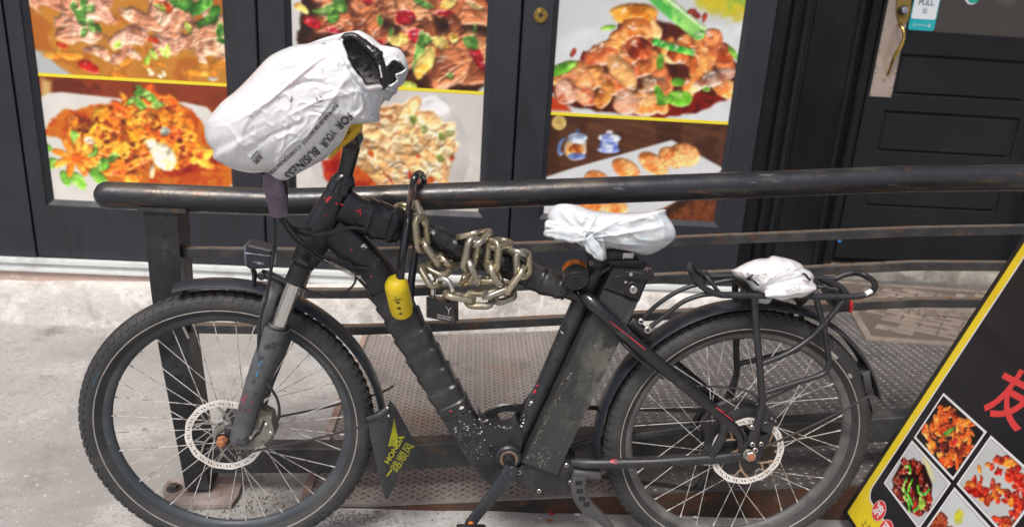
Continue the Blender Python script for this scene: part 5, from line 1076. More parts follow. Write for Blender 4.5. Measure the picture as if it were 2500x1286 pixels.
# ---- U-lock
ul = thing('u_lock', 'black U-lock with worn yellow crossbar hooked over the handrail and the taped down tube', 'bicycle lock', tuple(PY(980, 770, 1.52)))
P_ = [PY(*p) for p in ((976, 684, 1.502), (982, 636, 1.508), (989, 588, 1.518), (997, 536, 1.54), (1001, 504, 1.60), (1006, 468, 1.695), (1010, 445, 1.737), (1014, 432, 1.75), (1022, 424, 1.785), (1029, 428, 1.82), (1033, 440, 1.845), (1034, 470, 1.85), (1028, 520, 1.82), (1018, 580, 1.77), (1009, 650, 1.70), (1003, 700, 1.655), (1001, 760, 1.60))]
mb = MB(); mb.tube(cr(P_, 6), .0092, 20); mb.build('shackle', m_gloss, ul)
mb = MB(); a = PY(968, 697, 1.505); b = PY(980, 752, 1.55); mb.tube([a-(b-a)*.26, a-(b-a)*.24, a-(b-a)*.17, a-(b-a)*.05, a+(b-a)*.05, b-(b-a)*.04, b+(b-a)*.12, b+(b-a)*.17, b+(b-a)*.18], [.004, .0135, .0205, .0248, .0258, .0262, .0245, .019, .004], 36); yb = mb.build('crossbar', m_yellow, ul)
mb = MB(); mb.tube([PY(985, 760, 1.57), PY(993, 790, 1.59)], .0235, 24); mb.build('crossbar_sleeve', m_plastic, ul)
bv = bvh_of([yb]); mb = MB(); T = [speck(966, 725, 1.6, 1, 1.4, 0), speck(972, 739, 3.2, 2, 1.7, .05), speck(975, 753, 5, 3, 1.3, .05) if 0 else speck(975, 753, 3.6, 3, 1.7, .05), speck(978, 766, 3, 4, 1.6, .05)]; T.append(text_px('HARD', (979, 730), (961, 734), 6, bold=.02)); decal(mb, bv, T, .0008); mb.build('keyhole', mat('dark_brown_print', (.1, .05, .01), .5), yb, smooth=False)
# ---- chain
ch = thing('lock_chain', 'heavy brass tinted steel chain wound round the taped top tube', 'chain', tuple(PY(1150, 740, 1.52)))
def z3(x, y): return 900+x/3.06, 400+y/3.06
YA = 1.530
links = [((236, 326), (318, 334), 45, 1.625, 1.62), ((372, 318), (420, 452), 60, 1.575, 1.53), ((385, 410), (405, 632), 112, 1.515, 1.515), ((415, 590), (515, 735), 60, 1.51, 1.52), ((462, 745), (580, 805), 95, 1.53, 1.52), ((560, 715), (625, 735), 55, 1.53, 1.57), ((418, 760), (500, 900), 100, 1.525, 1.505),
         ((588, 975), (765, 1008), 46, 1.495, 1.50), ((745, 1010), (905, 1015), 112, 1.505, 1.51), ((880, 985), (1030, 925), 60, 1.505, 1.515), ((955, 1008), (1070, 965), 80, 1.53, 1.54), ((1032, 955), (1150, 790), 58, 1.505, 1.515), ((1148, 668), (1155, 830), 140, 1.52, 1.515),
         ((1040, 640), (1150, 670), 95, 1.56, 1.52), ((925, 615), (1025, 580), 55, 1.52, 1.56), ((935, 590), (918, 788), 118, 1.51, 1.508), ((915, 765), (985, 885), 62, 1.505, 1.515), ((862, 865), (950, 865), 55, 1.54, 1.53), ((785, 600), (875, 515), 60, 1.51, 1.545), ((690, 545), (815, 515), 75, 1.56, 1.55),
         ((788, 570), (745, 775), 122, 1.505, 1.505), ((752, 738), (812, 868), 62, 1.50, 1.515), ((718, 868), (780, 822), 70, 1.545, 1.53)]
for i, (a, b, wz, Y1, Y2) in enumerate(links):
    A_ = PY(*z3(*a), Y1); B_ = PY(*z3(*b), Y2); d = B_-A_; L_ = d.length; dn = d.normalized(); rw_ = .0072; Wd = .032  # centre-line width
    ap = max(.004, wz/3.06/1085-2*rw_); pimg = Vector((-dn.z, 0, dn.x)); pimg = (pimg-dn*pimg.dot(dn)).normalized(); dep = dn.cross(pimg); k = min(1, ap/Wd); wv = pimg*k+dep*math.sqrt(max(0, 1-k*k))*(1 if i % 2 else -1)
    h = Wd/2; pts = []; ext = max(L_/2, h*.9+.003); C_ = (A_+B_)/2; s_ = max(0.002, ext-h*.6)
    for t in range(13): q = math.pi*t/12-math.pi/2; pts.append(C_+dn*(s_+h*math.cos(q)*.85)+wv*(h*math.sin(q)))
    for t in range(13): q = math.pi*t/12+math.pi/2; pts.append(C_+dn*(-s_+h*math.cos(q)*.85)+wv*(h*math.sin(q)))
    mb = MB(); mb.tube(pts, (rw_, rw_*.92), 12, ref=dn.cross(wv), power=3.6, closed=True) if 0 else mb.tube(pts, [(rw_, rw_*.92)]*len(pts), 12, ref=dn.cross(wv), power=3.6, closed=True)
    mb.build('link', m_chain, ch, angle=50)
# ---- padlock
pdl = thing('padlock', 'dark rectangular steel padlock hanging closed from the chain', 'padlock', tuple(PY(1078, 785, 1.5)))
TL, TR, BR, BL = PY(1039.5, 725.7, 1.50), PY(1108.6, 739.5, 1.478), PY(1109.4, 789, 1.478), PY(1040, 775, 1.50)
dv = PY(1120, 731.5, 1.505)-TR
mb = MB(); fr_ = [BL, BR, TR, TL]; c = sum(fr_, Vector())/4; inn = [v+(c-v).normalized()*.003 for v in fr_]; bk = [v+dv for v in fr_]; mb.loft([inn, [v+dv*.08 for v in fr_], [v+dv*.92 for v in fr_], [v+dv for v in inn]])
pb = mb.build('lock_body', m_pad, pdl, angle=30)
mb = MB(); up = (TL-BL).normalized(); q = [TL+(TR-TL)*.30+dv*.2, TL+(TR-TL)*.72+dv*.2, TL+(TR-TL)*.72+dv*.8, TL+(TR-TL)*.30+dv*.8]; mb.prism([v-up*.002 for v in q], up*.004); mb.build('lock_plate', m_pcore, pdl)
P_ = cr([PY(*p) for p in ((1058, 728, 1.512), (1057, 706, 1.512), (1059, 692, 1.512), (1070, 682, 1.508), (1085, 681, 1.503), (1097, 689, 1.499), (1104, 705, 1.497), (1105.5, 734, 1.497))], 6); mb = MB(); mb.tube(P_, .0056, 18); mb.build('shackle', m_chrome, pdl)
bv = bvh_of([pb]); mb = MB(); T = [text_px('PROTECTED', (1101, 775), (1067, 768), 3.6, bold=.02), text_px('HARDENED', (1099, 780.5), (1067, 774), 3.6, bold=.02), speck(1043, 750.5, 1.2, 1), ([(1088, 748), (1089, 747.4), (1095, 756), (1101, 750), (1101.8, 750.9), (1096.2, 757.6), (1096, 767), (1095, 767), (1094.6, 757)], [[0, 1, 2, 8], [2, 3, 4, 5], [2, 5, 6, 7, 8]])]; decal(mb, bv, T, .0006); mb.build('engraving', mat('engraved_grey', (.4, .4, .4), .5), pb, smooth=False)

# ---------------------------------------------------------------- A-frame menu sign
SA, SB = R(-95), R(19); sg = PY(2062, 1249, 1.70)
sh = Vector((math.cos(SA), math.sin(SA), 0)); snh = Vector((math.sin(SA), -math.cos(SA), 0)); su = EZ*math.cos(SB)-snh*math.sin(SB); sn = sh.cross(su); sn = sn if sn.dot(snh) > 0 else -sn
def SP(s_, t, o=0.): return sg+sh*s_+su*t+sn*o
def SL(x, y): p = onplane(x, y, sg, sn)-sg; return p.dot(sh), p.dot(su)
# ================================================================ PRINTED FOOD PICTURES (painted procedurally into vertex colours)
_tab = np.random.RandomState(11).rand(256, 256)
def vn(x, y, seed=0):
    xi = np.floor(x).astype(int); yi = np.floor(y).astype(int); fx_ = x-xi; fy_ = y-yi; fx_ = fx_*fx_*(3-2*fx_); fy_ = fy_*fy_*(3-2*fy_)
    g = lambda a, b: _tab[(a+seed*37) & 255, (b+seed*91) & 255]
    return (g(xi, yi)*(1-fx_)+g(xi+1, yi)*fx_)*(1-fy_)+(g(xi, yi+1)*(1-fx_)+g(xi+1, yi+1)*fx_)*fy_
def fbm(x, y, seed=0, o=4):
    s_ = 0; a = .5
    for k in range(o): s_ = s_+a*(vn(x, y, seed+k)-.5); x = x*2.03; y = y*2.03; a *= .55
    return s_*2
def hexc(h): return np.array([int(h[i:i+2], 16)/255 for i in (0, 2, 4)])
def sst(a, b, x): t = np.clip((x-a)/(b-a), 0, 1); return t*t*(3-2*t)
class Cv:
    def __init__(s, x0, y0, x1, y1, step):
        s.xs = np.arange(x0, x1+step, step); s.ys = np.arange(y0, y1+step, step); s.X, s.Y = np.meshgrid(s.xs, s.ys); s.img = np.zeros(s.X.shape+(3,)); s.x0 = x0; s.y0 = y0; s.st = step; s.rs = np.random.RandomState(5); s.k = 0
    def bb(s, x0, y0, x1, y1):
        f = lambda v, o, n: int(min(max((v-o)/s.st, 0), n)); return slice(f(y0, s.y0, len(s.ys)), f(y1, s.y0, len(s.ys))+1), slice(f(x0, s.x0, len(s.xs)), f(x1, s.x0, len(s.xs))+1)
    def fill(s, col, amp=.06, sc=60, seed=1, col2=None):
        n = fbm(s.X/sc, s.Y/sc, seed); s.img[:] = hexc(col)*(1+amp*n)[..., None]
        if col2: m_ = sst(.0, .25, n)[..., None]; s.img[:] = s.img*(1-m_)+hexc(col2)*m_
    def poly(s, pts, col, soft=1.5, amp=.05, sc=30, seed=2, col2=None, wob=0.):
        X = s.X+wob*fbm(s.X/20, s.Y/20, seed+5); Y = s.Y+wob*fbm(s.X/20, s.Y/20, seed+9); ins = np.zeros(X.shape, bool); dist = np.full(X.shape, 1e9); n = len(pts)
        for i in range(n):
            (ax, ay), (bx, by) = pts[i], pts[(i+1) % n]; c = ((ay > Y) != (by > Y)) & (X < (bx-ax)*(Y-ay)/(by-ay+1e-9)+ax); ins ^= c
            ex, ey = bx-ax, by-ay; t = np.clip(((X-ax)*ex+(Y-ay)*ey)/(ex*ex+ey*ey+1e-9), 0, 1); dist = np.minimum(dist, np.hypot(X-ax-t*ex, Y-ay-t*ey))
        d = np.where(ins, dist, -dist); m_ = sst(-soft, soft, d)[..., None]; nn = fbm(X/sc, Y/sc, seed); c = hexc(col)*(1+amp*nn)[..., None]
        if col2: q = sst(-.1, .3, nn)[..., None]; c = c*(1-q)+hexc(col2)*q
        s.img = s.img*(1-m_)+c*m_; return d
    def blob(s, cx, cy, rx, ry, ang=0, col='b06030', col2=None, rough=.24, gloss=.6, halo=.3, bump=.24, edge=.2, lum=1., flat=.0, bs=1., fold=0.):
        s.k += 1; R_ = max(rx, ry)*1.5; sl = s.bb(cx-R_, cy-R_, cx+R_, cy+R_); X = s.X[sl]; Y = s.Y[sl]
        if X.size < 9 or min(X.shape) < 3: return
        if not hasattr(s, 'H'): s.H = np.zeros(s.X.shape); s.G = np.zeros(s.X.shape); s.F = np.zeros(s.X.shape)
        if not hasattr(s, 'S'): s.S = np.zeros(s.X.shape)
        ca, sa = math.cos(ang), math.sin(ang); u = ((X-cx)*ca+(Y-cy)*sa)/rx; v = (-(X-cx)*sa+(Y-cy)*ca)/ry; q = math.sqrt(rx*ry)
        wx = fbm(X/q*.9+s.k*3.1, Y/q*.9, s.k % 50, 3); wy = fbm(X/q*.9+s.k*1.1, Y/q*.9+9, (s.k+20) % 50, 3)
        d = np.sqrt((u+wx*rough*1.5)**2+(v+wy*rough*1.5)**2); m_ = sst(1, 1-edge, d)
        fb = fbm(X/q*1.5/bs+s.k*1.7, Y/q*1.5/bs, (s.k*3) % 60, 4); h = np.sqrt(np.clip(1-d*d, 0, 1))*(1-flat)+bump*fb
        if fold: h = h-fold*(1-np.clip(np.abs(fbm((u*.6+wx)*1.6, (v*2.4+wy)*1.6, s.k % 40, 3))*5, 0, 1))**2
        H0 = s.H[sl]; s.H[sl] = H0*(1-m_)+np.maximum(H0*.75, h*q*.55+H0*.35)*m_
        c = hexc(col)*np.ones(X.shape+(1,))
        if col2: t = sst(-.15, .25, fbm(X/q*1.1+7, Y/q*1.1+s.k, (s.k*7) % 50, 4))[..., None]; c = c*(1-t)+hexc(col2)*t
        c = c*(1+.16*fb)[..., None]*lum; mm = m_[..., None]; s.img[sl] = s.img[sl]*(1-mm)+c*mm; s.G[sl] = s.G[sl]*(1-m_)+gloss*m_; s.F[sl] = np.maximum(s.F[sl], m_*(0 if (halo == 0 and gloss == 0) else 1)); s.S[sl] *= (1-m_)
        if gloss >= .5:
            for e in range(2 if gloss < .85 else 4):
                px = cx+(-.22+.5*(_tab[s.k & 255, e]-.5))*rx*1.2; py = cy+(-.34+.55*(_tab[e, s.k & 255]-.5))*ry*1.3; a = 3.0*(_tab[s.k & 255, e+9]-.5); U_ = ((X-px)*math.cos(a)+(Y-py)*math.sin(a))/(q*(.10+.22*_tab[s.k & 255, e+20])); V_ = (-(X-px)*math.sin(a)+(Y-py)*math.cos(a))/(q*.055+1.0); s.S[sl] = np.maximum(s.S[sl], sst(1.25, .3, np.sqrt(U_*U_+V_*V_)+.8*wx)*m_*min(1, gloss))
    def finish(s, n=2, amb=1.):
        if hasattr(s, 'H'):
            def bl(A, k):
                for _ in range(k):
                    p = np.pad(A, 1, 'edge'); A = (p[:-2, 1:-1]+p[2:, 1:-1]+p[1:-1, :-2]+p[1:-1, 2:]+A*2)/6
                return A
            H = bl(s.H, 1); gy, gx = np.gradient(H, s.st); big = bl(H[::4, ::4], 14); big = np.repeat(np.repeat(big, 4, 0), 4, 1)[:H.shape[0], :H.shape[1]]
            if big.shape != H.shape: big = np.pad(big, ((0, H.shape[0]-big.shape[0]), (0, H.shape[1]-big.shape[1])), 'edge')
            ao = np.clip(1+.034*amb*(H-big), .52, 1.12); g = -gx*.35-gy*.75; L_ = np.clip(1.1+.36*g, .55, 1.5)*ao
            F = np.clip(s.F, 0, 1); L_ = 1+(L_-1)*F; sat = np.clip(L_, 0, 1)[..., None]; base = s.img*L_[..., None]
            base = base*(.86+.14*sat)+s.img**1.6*(1-sat)*.25
            sp = sst(.42, .95, g-np.abs(gx+.12)*.3)*s.G*F; s.img = base+(np.array([1, .98, .95])-base)*np.clip(sp, 0, 1)[..., None]*.85
            if hasattr(s, 'S'): s.img = s.img+(np.array([1, .97, .93])-s.img)*np.clip(s.S*.8, 0, 1)[..., None]
            mean = s.img.mean(-1, keepdims=True); s.img = mean+(s.img-mean)*(1+.0*F[..., None]); s.img = np.where(F[..., None] > .5, np.clip(s.img, 0, 1)**1.12, s.img)
        s.blur(n)
    def pile(s, region, n, pal, r0, r1, asp=(.5, .9), seed=0, **k):
        rs = np.random.RandomState(seed); xs = [p[0] for p in region]; ys = [p[1] for p in region]; P_ = []
        while len(P_) < n:
            x = rs.uniform(min(xs), max(xs)); y = rs.uniform(min(ys), max(ys))
            if inpoly(x, y, region): P_.append((x, y))
        P_.sort(key=lambda p: p[1]+rs.uniform(-25, 25))
        for x, y in P_:
            r = rs.uniform(r0, r1); c = pal[rs.randint(len(pal))]; c, c2 = (c if isinstance(c, tuple) else (c, None)); s.blob(x, y, r, r*rs.uniform(*asp), rs.uniform(-1.2, 1.2), c, c2, **k)
    def stroke(s, pts, w, col, col2=None, **k):
        P_ = cr([(p[0], p[1], 0) for p in pts], 5)
        for i in range(len(P_)-1):
            pass
        X, Y = s.X, s.Y; best = np.full(X.shape, 1e9)
        for i in range(len(P_)-1):
            ax, ay, bx, by = P_[i].x, P_[i].y, P_[i+1].x, P_[i+1].y; ex, ey = bx-ax, by-ay; t = np.clip(((X-ax)*ex+(Y-ay)*ey)/(ex*ex+ey*ey+1e-9), 0, 1); best = np.minimum(best, np.hypot(X-ax-t*ex, Y-ay-t*ey))
        if not hasattr(s, 'H'): s.H = np.zeros(s.X.shape); s.G = np.zeros(s.X.shape); s.F = np.zeros(s.X.shape)
        q = best/w; m_ = sst(1.05, .8, q); h = np.sqrt(np.clip(1-q*q, 0, 1)); t = sst(-.1, .3, fbm(X/w/2, Y/w/2, 33))[..., None]; c2 = hexc(col2) if col2 else hexc(col)*.8; c = hexc(col)*(1-t)+c2*t
        s.img = s.img*(1-m_[..., None])+c*m_[..., None]; s.H = s.H*(1-m_)+(h*w*.6+s.H*.8+3)*m_; s.G = s.G*(1-m_)+.5*m_; s.F = np.maximum(s.F, m_)
    def blur(s, n=1):
        for _ in range(n):
            p = np.pad(s.img, ((1, 1), (1, 1), (0, 0)), 'edge'); s.img = (p[:-2, 1:-1]+p[2:, 1:-1]+p[1:-1, :-2]+p[1:-1, 2:]+p[1:-1, 1:-1]*2)/6
    def sheet(s, name, fpos, parent, m_, extra=.86):
        H, Wd = s.X.shape; me = bpy.data.meshes.new(name); org = Vector(parent['_o']); P_ = fpos(s.X, s.Y); P_ = P_-np.array(org)
        me.vertices.add(H*Wd); me.vertices.foreach_set('co', P_.reshape(-1).astype(np.float32))
        idx = np.arange(H*Wd).reshape(H, Wd); q = np.stack([idx[1:, :-1], idx[1:, 1:], idx[:-1, 1:], idx[:-1, :-1]], -1).reshape(-1, 4); n = len(q)
        me.loops.add(n*4); me.loops.foreach_set('vertex_index', q.reshape(-1)); me.polygons.add(n); me.polygons.foreach_set('loop_start', np.arange(n)*4); me.polygons.foreach_set('loop_total', np.full(n, 4)); me.update()
        c = np.clip(s.img, 0, 1); c = np.where(c <= .04045, c/12.92, ((c+.055)/1.055)**2.4)*extra; a = me.color_attributes.new('Col', 'FLOAT_COLOR', 'POINT'); a.data.foreach_set('color', np.concatenate([c, np.ones((H, Wd, 1))], -1).reshape(-1).astype(np.float32))
        me.materials.append(m_); me.validate(); o = bpy.data.objects.new(name, me); COL.objects.link(o); o['_o'] = tuple(org); o.parent = parent; return o
m_print = vcmat('glossy_printed_vinyl', .35); m_yline = mat('yellow_print_line', (.78, .66, .03), .4)
# a local picture frame for each poster: photo pixels near the poster -> poster plane is affine enough to be tabulated
def pix_to_plane(Y):
    c0 = [list(CR), list(CD), list(CF)]
    def f(Xp, Yp):
        rx = (Xp-1250)/FPX; ry = (Yp-643)/FPX; r = [CR[i]*rx+CD[i]*ry+CF[i] for i in range(3)]; t = (Y-CAM[1])/r[1]; return np.stack([CAM[0]+r[0]*t, np.full(Xp.shape, Y), CAM[2]+r[2]*t], -1)
    return f
# the picture is painted on a rectangular grid of the poster itself; u across, v down, both in painting units
def poster(name, label, p, quad, paint, split):
    """quad: painting-unit box (x0,y0,x1,y1) = poster rectangle; split = painting y of the yellow line"""
    YP = 3.0015; x0, y0, x1, y1 = quad; xl, xr = p['xl']-.004, p['xr']+.004; zb = p['zb']-.004; k = (xr-xl)/(x1-x0); zt = zb+(y1-y0)*k
    root = thing(name, label, 'poster', (xl, YP, zb)); pos = lambda X, Y_: np.stack([xl+(X-x0)*k, np.full(X.shape, YP), zb+(y1-Y_)*k], -1)
    for a, b, nm in ((y0, split-3, 'upper_picture'), (split+3, y1, 'lower_picture')):
        c = Cv(x0, a, x1, b, 2.0); c.xs = np.linspace(x0, x1, len(c.xs)); c.ys = np.linspace(a, b, len(c.ys)); c.X, c.Y = np.meshgrid(c.xs, c.ys); c.st = (b-a)/(len(c.ys)-1); paint(c, nm); c.finish(2); c.sheet(nm, pos, root, m_print)
    mb = MB(); z = zb+(y1-split)*k; mb.box(xl, xr, YP-.0006, YP+.001, z-.0062, z+.0062); mb.build('yellow_line', m_yline, root); return root
# painting units are photo pixels sheared upright: helpers turn a pixel into painting units
def unit_map(p, quad):
    x0, y0, x1, y1 = quad; xl, xr = p['xl']-.004, p['xr']+.004; zb = p['zb']-.004; k = (xr-xl)/(x1-x0)
    return lambda x, y: (lambda P_: (x0+(P_.x-xl)/k, y1-(P_.z-zb)/k))(PY(x, y, 3.0015))
def mapper(p, quad):
    U = unit_map(p, quad); return U, (lambda pts: [U(*q) for q in pts])
MEAT = [('c8967a', 'a87458'), ('d4ac92', 'b88068'), ('b88264', 'dcb49a'), ('cc9e88', '9c6850')]
def paint1(c, nm):
    U, M_ = mapper(posters[0], Q1)
    if nm == 'upper_picture':
        c.fill('d08a30', .14, 50, 3, 'bc6c24'); c.poly(M_([(40, 110), (107, 128), (140, 160), (190, 192), (190, 240), (40, 240)]), 'bcc4c4', 6)
        c.pile(M_([(60, -160), (560, -160), (560, 120), (510, 150), (440, 130), (330, 100), (240, 90), (160, 100), (60, 70)]), 80, MEAT, 26, 66, (.35, .65), 3, gloss=.35, bump=.35, rough=.4, edge=.3, fold=.35)
        c.pile(M_([(110, 120), (560, 130), (560, 200), (180, 190)]), 16, [('d8943a', 'c47c2c'), ('e0a848', 'c8842c')], 16, 44, (.25, .5), 8, gloss=.25, halo=.15, bump=.15, edge=.5, flat=.6)
        c.pile(M_([(210, 115), (330, 118), (330, 150), (230, 150)]), 8, MEAT, 12, 26, (.4, .7), 13, bump=.4)
        for x, y, r in ((195, 40, 24), (215, 22, 18), (182, 15, 15), (222, 60, 17), (205, 78, 13), (240, 70, 12), (205, 5, 16)): c.blob(*U(x, y), r, r*.6, x*.7, '5a8c3c', '8cb468', gloss=.3, rough=.4)
        for x, y, r in ((450, 10, 30), (490, 15, 34), (520, 40, 26), (540, 75, 20), (545, 100, 16), (500, 55, 20)): c.blob(*U(x, y), r, r*.55, x*.3, '3d7a2c', '6aa44a', gloss=.25, rough=.35)
        for x, y, r in ((400, 18, 22), (375, 97, 15), (152, 112, 14)): c.blob(*U(x, y), r, r*.55, .3, 'c8401c', 'e0642c')
        c.blob(*U(215, 162), 26, 14, .4, 'a81c14', 'd0402c', gloss=.8)
        for x, y in ((375, 135), (400, 130), (360, 145), (410, 125), (460, 70), (285, 110), (390, 18)): c.blob(*U(x, y), 15, 8, x, '9cc044', 'd8dc78')
        for x, y in ((370, 180), (390, 186), (365, 172), (400, 180)): c.blob(*U(x, y), 8, 6, x, 'e8d8b0', gloss=.5)
        c.blob(*U(520, 193), 14, 6, 0, 'b0a898')
    else:
        c.fill('943c1c', .22, 70, 5, '6e2814'); c.poly(M_([(100, 190), (125, 200), (125, 240), (100, 260)]), 'd8b070', 8)
        c.poly(M_([(60, 260), (118, 228), (150, 225), (330, 245), (450, 250), (505, 262), (560, 320), (580, 420), (580, 620), (60, 620)]), 'e6e3dc', 3, .04)
        c.poly(M_([(95, 330), (150, 270), (165, 268), (300, 250), (430, 252), (470, 270), (520, 340), (580, 430), (560, 462), (430, 458), (300, 463), (250, 440), (180, 400), (165, 340)]), 'e0781c', 4, .15, 20, 4, 'c84c10', 8)
        c.poly(M_([(370, 400), (500, 370), (545, 395), (500, 415), (420, 435)]), '9c1c0c', 5, .2, 12, 4, 'b83414', 6)
        region = M_([(190, 330), (215, 280), (280, 245), (350, 225), (410, 240), (450, 290), (480, 350), (500, 390), (400, 395), (340, 440), (280, 430), (210, 370)])
        c.pile(region, 60, [('f0a428', 'd87420'), ('f4bc40', 'e88c24'), ('e07c24', 'f4b040'), ('d05c1c', 'ee9830')], 24, 52, (.5, .9), 6, gloss=.4, bump=.45, rough=.4, halo=.15, edge=.35)
        c.pile(region, 150, [('b84820', 'd87030'), ('c05020', 'e08030'), ('983818', 'b85020'), ('d87030', 'f4ac40')], 3.5, 13, (.4, 1), 7, gloss=.3, halo=.12, bump=.4, rough=.6, edge=.35)
        c.pile(M_([(165, 290), (200, 280), (215, 320), (180, 330)]), 26, [('7c2410', 'a04018'), ('b05c20', 'e08c28')], 5, 12, (.5, 1), 9)
        c.blob(*U(395, 378), 44, 30, .8, 'f6ecd0', 'ecd090', gloss=.5, bump=.3); c.blob(*U(372, 420), 8, 22, .2, 'e8c8a0'); c.blob(*U(402, 320), 13, 11, 0, 'b8bcb0'); c.blob(*U(220, 345), 14, 12, 0, 'e0ccb0')
        for x, y, r in ((345, 228, 22), (370, 240, 20), (340, 250, 22), (320, 245, 15), (385, 255, 15), (378, 262, 10), (340, 215, 12)): c.blob(*U(x, y), r, r*.55, x*.4, '5c9038', '9cc064', gloss=.35, rough=.35)
        for x, y, r in ((185, 340, 26), (225, 370, 24), (250, 400, 28), (240, 430, 26), (190, 440, 30), (160, 435, 22), (115, 360, 16), (130, 400, 20), (275, 385, 18)): c.blob(*U(x, y), r, r*.6, x*.5, '6ea83c', '9cc864', gloss=.2, rough=.35, halo=.3)
        for a in range(8): t = a*.785+.3; c.blob(*U(182+30*math.cos(t), 383+26*math.sin(t)), 30, 10, t, 'e8801c', 'f4a848', gloss=.3, rough=.1)
        c.blob(*U(186, 385), 14, 13, 0, 'd8641c')
def paint2(c, nm):
    U, M_ = mapper(posters[1], Q2)
    BR = [('b06c46', '7c4428'), ('c07c54', '8c5034'), ('9c5a38', 'bc7e56'), ('8c4e30', 'ac6a46'), ('c48c64', '98603f')]
    if nm == 'upper_picture':
        c.fill('e0e0dc', .03); c.poly(M_([(735, 10), (750, -120), (1200, -200), (1200, 180), (1165, 225), (1050, 245), (900, 260), (760, 160), (725, 100)]), '4c2414', 5, .3, 22, 4, '2c140c', 8)
        c.pile(M_([(745, 60), (750, -160), (1195, -160), (1195, 130), (1150, 200), (1040, 205), (880, 170), (780, 110)]), 70, BR, 34, 72, (.4, .7), 21, gloss=.6, bump=.32, rough=.32, edge=.25, fold=.3)
        for x, y, rx, ry, a in ((760, 55, 24, 14, .4), (815, 75, 22, 8, .2), (990, 42, 26, 18, -.1), (1020, 90, 32, 16, .6), (1085, 33, 22, 8, -.1), (1165, 140, 34, 13, 1.1), (930, 103, 12, 7, .4), (897, 5, 12, 10, 0), (1180, 165, 14, 8, .9)): c.blob(*U(x, y), rx, ry, a, '9c1020', 'c83040', gloss=.7, bump=.15)
        for x, y, rx, ry, a in ((800, 25, 26, 12, -.4), (828, 10, 24, 18, .8), (815, 40, 14, 24, .6), (785, 28, 22, 10, 0), (1035, 10, 26, 9, .3), (928, 50, 8, 14, 0), (1025, 130, 14, 40, .1), (1035, 95, 18, 20, .5), (1150, 105, 20, 16, .5), (1160, 70, 5, 14, 0), (1020, 160, 20, 16, 0), (955, 78, 7, 14, .2), (1098, 185, 10, 8, 0)): c.blob(*U(x, y), rx, ry, a, '568838', '94b868', gloss=.45, rough=.3)
        for x, y, rx, ry, a in ((1038, 155, 20, 46, .45), (735, 20, 20, 10, .6), (972, 98, 26, 16, -.2), (1095, 10, 24, 14, -.5), (1075, 105, 22, 16, .4), (1110, 95, 14, 14, 0)): c.blob(*U(x, y), rx, ry, a, 'dcc878', 'c89a44', gloss=.4, bump=.15)
        c.blob(*U(995, 208), 26, 12, 0, 'a8b44c', 'c8c878'); c.blob(*U(1160, 15), 22, 8, .3, 'd0b078')
    else:
        c.fill('d8d5d0', .04, 90, 3, 'e2dfda'); cx, cy = U(950, 375)
        c.blob(cx, cy, 205, 190, 0, 'd2cfcb', None, 0, 0, 0, .02, .03, 1.02, .6); c.blob(*U(1060, 265), 46, 34, 0, 'dededc', None, .05, .2, 0, .02, .4, 1.05, .5)
        c.poly(M_([(790, 400), (830, 360), (900, 330), (1000, 330), (1095, 340), (1110, 380), (1085, 425), (1030, 465), (900, 490), (820, 450), (790, 430)]), 'b43418', 5, .2, 20, 4, 'd0601c', 10)
        c.poly(M_([(785, 392), (830, 390), (850, 440), (960, 470), (1000, 500), (850, 500), (795, 440)]), 'a8100c', 5, .2, 20, 4, 'c83c1c', 8)
        TN = [('ecc898', 'd09c64'), ('e4bc92', 'c48c5c'), ('f0d8b0', 'dcae78'), ('d8aa78', 'eccca0')]
        c.pile(M_([(880, 330), (930, 280), (1010, 270), (1080, 300), (1108, 350), (1085, 400), (1030, 440), (960, 430), (900, 400), (860, 380)]), 60, TN, 26, 50, (.35, .6), 31, gloss=.5, bump=.18, rough=.22, edge=.25)
        for x, y, rx, ry, a in ((920, 430, 62, 17, .75), (960, 420, 70, 18, .7), (1010, 400, 66, 19, .75), (1060, 420, 60, 16, .72), (990, 460, 50, 16, .7), (885, 400, 40, 16, .6), (1045, 380, 52, 15, .6), (935, 375, 44, 15, .5)): c.blob(*U(x, y), rx, ry, a, 'e4b47c', 'f4dcb4', gloss=.45, bump=.2, rough=.15)
        for x, y in ((975, 345), (1010, 340), (975, 365), (1075, 345), (1040, 330), (945, 305), (1090, 370), (1000, 300), (1030, 300), (905, 290), (880, 380), (870, 360)): c.blob(*U(x, y), 19, 12, x*.3, 'ecd8b0', 'dcbc88', gloss=.6, rough=.08)
        for x, y in ((1078, 332), (1075, 385), (1035, 315), (1010, 290), (1100, 325)): c.blob(*U(x, y), 13, 10, x, '98a850', 'c0c884', gloss=.4)
        c.pile(M_([(900, 390), (1080, 400), (1080, 450), (940, 450)]), 40, ['f0e0c0', 'f4ead4'], 2.5, 4.5, (.7, 1), 5, halo=.2)
